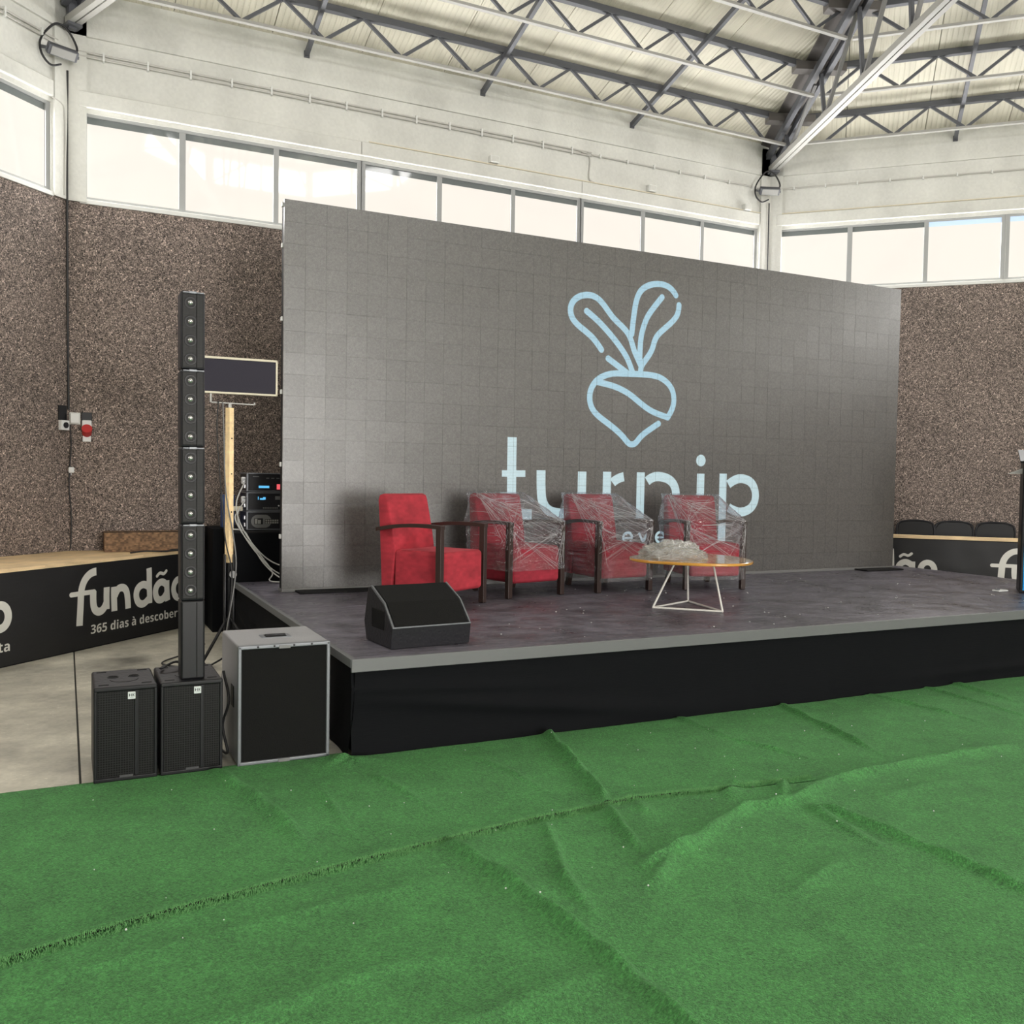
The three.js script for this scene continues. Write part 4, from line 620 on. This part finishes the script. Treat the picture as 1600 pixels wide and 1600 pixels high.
// ------------------------------------------------------------------ wall fittings
{
  const k = Math.SQRT1_2;
  // conduits clipped along the upper walls
  for (const [i, side, y, rows, x0, x1, say] of [[0, 'back', 5.80, 2, -4.45, 1.55, 'twin grey conduit clipped along the stage wall, left part'], [0, 'back', 5.815, 1, 1.55, 4.4, 'single grey conduit clipped along the stage wall, right part'], [1, 'right', 5.815, 1, -4.4, 4.4, 'grey conduit clipped along the wall right of the screen'], [7, 'left', 5.83, 2, -4.4, 4.4, 'twin grey conduit clipped along the left wall'], [0, 'back', 5.468, 1, -1.41, 4.5, 'thin conduit resting above the window shutter boxes of the stage wall'], [1, 'right', 5.468, 1, -4.5, 4.4, 'thin conduit above the window shutter boxes of the right wall']]) {
    const { th, x, z } = toWall(i), t = thing('wall_conduit', say, 'conduit', [x, 0, z], th, 'wall conduits'), thin = y < 5.6;
    for (let r = 0; r < rows; r++) part('pipe', rod(V(x0, y + r * .042, .022), V(x1, y + r * .042, .022), thin ? .008 : .011, 8), thin ? M.cream : M.conduit, t);
    if (!thin) for (let q = Math.ceil(x0 / .42) * .42; q < x1; q += .42) part('clip', bx(q - .009, q + .009, y - .025, y + .025 + (rows - 1) * .042, 0, .04), M.whitePaint, t);
    if (i === 0 && !thin && rows === 1) part('drop_pipe', tube([[1.4, 5.83, .02], [1.5, 5.815, .02], [1.53, 5.76, .02], [1.53, 5.5, .02], [1.6, 5.468, .02]], .01, 30, 7), M.conduit, t);
  }
  const jb = (i, lx, y, say) => { const { th, x, z } = toWall(i), p = V(lx, y, .0).applyAxisAngle(V(0, 1, 0), th).add(V(x, 0, z)), t = thing('junction_box', say, 'electrical box', [p.x, p.y, p.z], th, 'junction boxes'); part('housing', rbx(-.06, .06, 0, .085, 0, .07, .008), M.whitePaint, t); part('lid', rbx(-.05, .05, .01, .075, .065, .075, .004), M.plaster, t); };
  jb(0, .165, 5.48, 'white junction box above the middle window group'); jb(0, 2.48, 5.48, 'white junction box above the right window group'); jb(0, 4.1, 5.46, 'white junction box near the corner right of the screen');
  // floodlights at two corners
  const flood = (p, turn, say) => { const t = thing('floodlight', say, 'floodlight', p, turn, 'corner floodlights'); part('housing', rbx(-.14, .14, -.05, .05, -.05, .02, .01).rotateX(.75), M.steel, t); part('glass', rbx(-.115, .115, -.04, .04, .018, .026, .003).rotateX(.75), phy({ color: rgb(.3, .3, .29), roughness: .2 }), t); part('yoke', [bar(V(-.15, 0, 0), V(-.15, .06, -.16), .012, .03), bar(V(.15, 0, 0), V(.15, .06, -.16), .012, .03), bar(V(-.15, .06, -.16), V(.15, .06, -.16), .03, .012)], M.steel, t); part('loop_cable', tube([[.13, .03, -.05], [.17, .12, -.08], [.08, .3, -.12], [.0, .32, -.13], [-.1, .22, -.12], [-.19, .05, -.06], [-.18, -.08, -.02], [-.1, -.14, -.03], [0, -.1, -.04]], .011, 50, 6), M.cable, t); };
  flood([-1.5, 5.69, -4.98], Math.PI / 8, 'grey floodlight with looped cable in the upper left corner'); flood([7.36, 5.69, -4.98], -Math.PI / 8, 'grey floodlight with looped cable in the corner right of the screen');
  tag(part('corner_cable', tube([[-1.46, 5.62, -5.22], [-1.462, 5.3, -5.235], [-1.464, 4.42, -5.22], [-1.46, 3.2, -5.24], [-1.452, 2.25, -5.245]], .011, 60, 6), M.cable, scene), 'black cable running down the left wall corner', 'cable', 'corner cables');
  tag(part('corner_cable', tube([[7.52, 5.6, -5.17], [7.53, 5.0, -5.18], [7.53, 4.3, -5.18], [7.53, 3.5, -5.18]], .009, 40, 6), M.cable, scene), 'black cable running down the corner right of the screen', 'cable', 'corner cables');
  tag(part('corner_cable', tube([[-1.44, 2.1, -5.24], [-1.43, 1.9, -5.235], [-1.442, 1.66, -5.235], [-1.45, 1.5, -5.235], [-1.43, 1.2, -5.235], [-1.435, .84, -5.22]], .008, 40, 6), M.cable, scene), 'black lead dangling below the wall sockets', 'cable', 'corner cables');
  tag(part('corner_conduit', tube([[-1.72, 5.4, -4.985], [-1.6, 5.3, -5.1], [-1.505, 5.26, -5.19], [-1.49, 5.18, -5.2], [-1.488, 4.38, -5.2]], .012, 40, 6), M.conduit, scene), 'pale conduit bending down the left wall corner beside the cable', 'conduit');
  const box = (name, label, pos, turn, f) => { const t = thing(name, label, 'socket', pos, turn); f(t); };
  const bl = Math.PI / 4;
  box('switch_box', 'plain white box of the wall sockets', [-1.395, 2.165, -5.26], 0, t => { part('cover', rbx(-.04, .04, -.05, .05, 0, .05, .006), M.white, t); part('back_plate', rbx(-.05, .05, -.06, .06, -.004, .012, .004), M.whitePaint, t); });
  box('wall_socket', 'white wall socket with black round insert', [-1.51, 2.09, -5.21], bl, t => { part('cover', rbx(-.05, .05, -.05, .05, 0, .045, .006), M.white, t); part('insert', new THREE.CylinderGeometry(.03, .03, .02, 18).rotateX(Math.PI / 2).translate(0, 0, .045), M.plastic, t); part('back_plate', rbx(-.052, .052, .05, .2, -.004, .01, .004), M.plastic, t); });
  box('red_power_socket', 'red round industrial power socket with white cover', [-1.285, 2.06, -5.26], 0, t => { part('body', rbx(-.045, .045, -.03, .09, 0, .06, .012), M.white, t); part('red_cap', new THREE.CylinderGeometry(.05, .045, .09, 20).rotateX(1.0).translate(0, -.02, .07), M.red, t, 'red cap'); part('outlet', rbx(-.04, .04, -.13, -.07, 0, .05, .006), M.white, t); part('back_plate', rbx(-.05, .05, .06, .17, -.004, .012, .004), M.plastic, t); });
  box('cable_plug', 'small white plug hanging on the lead under the sockets', [-1.43, 1.64, -5.225], 0, t => { part('plug_body', rbx(-.025, .03, -.03, .03, -.02, .025, .012), M.white, t); part('pin', rod(V(0, -.03, 0), V(0, -.05, 0), .006), M.metal, t); });
}

renderer.render(scene, camera);
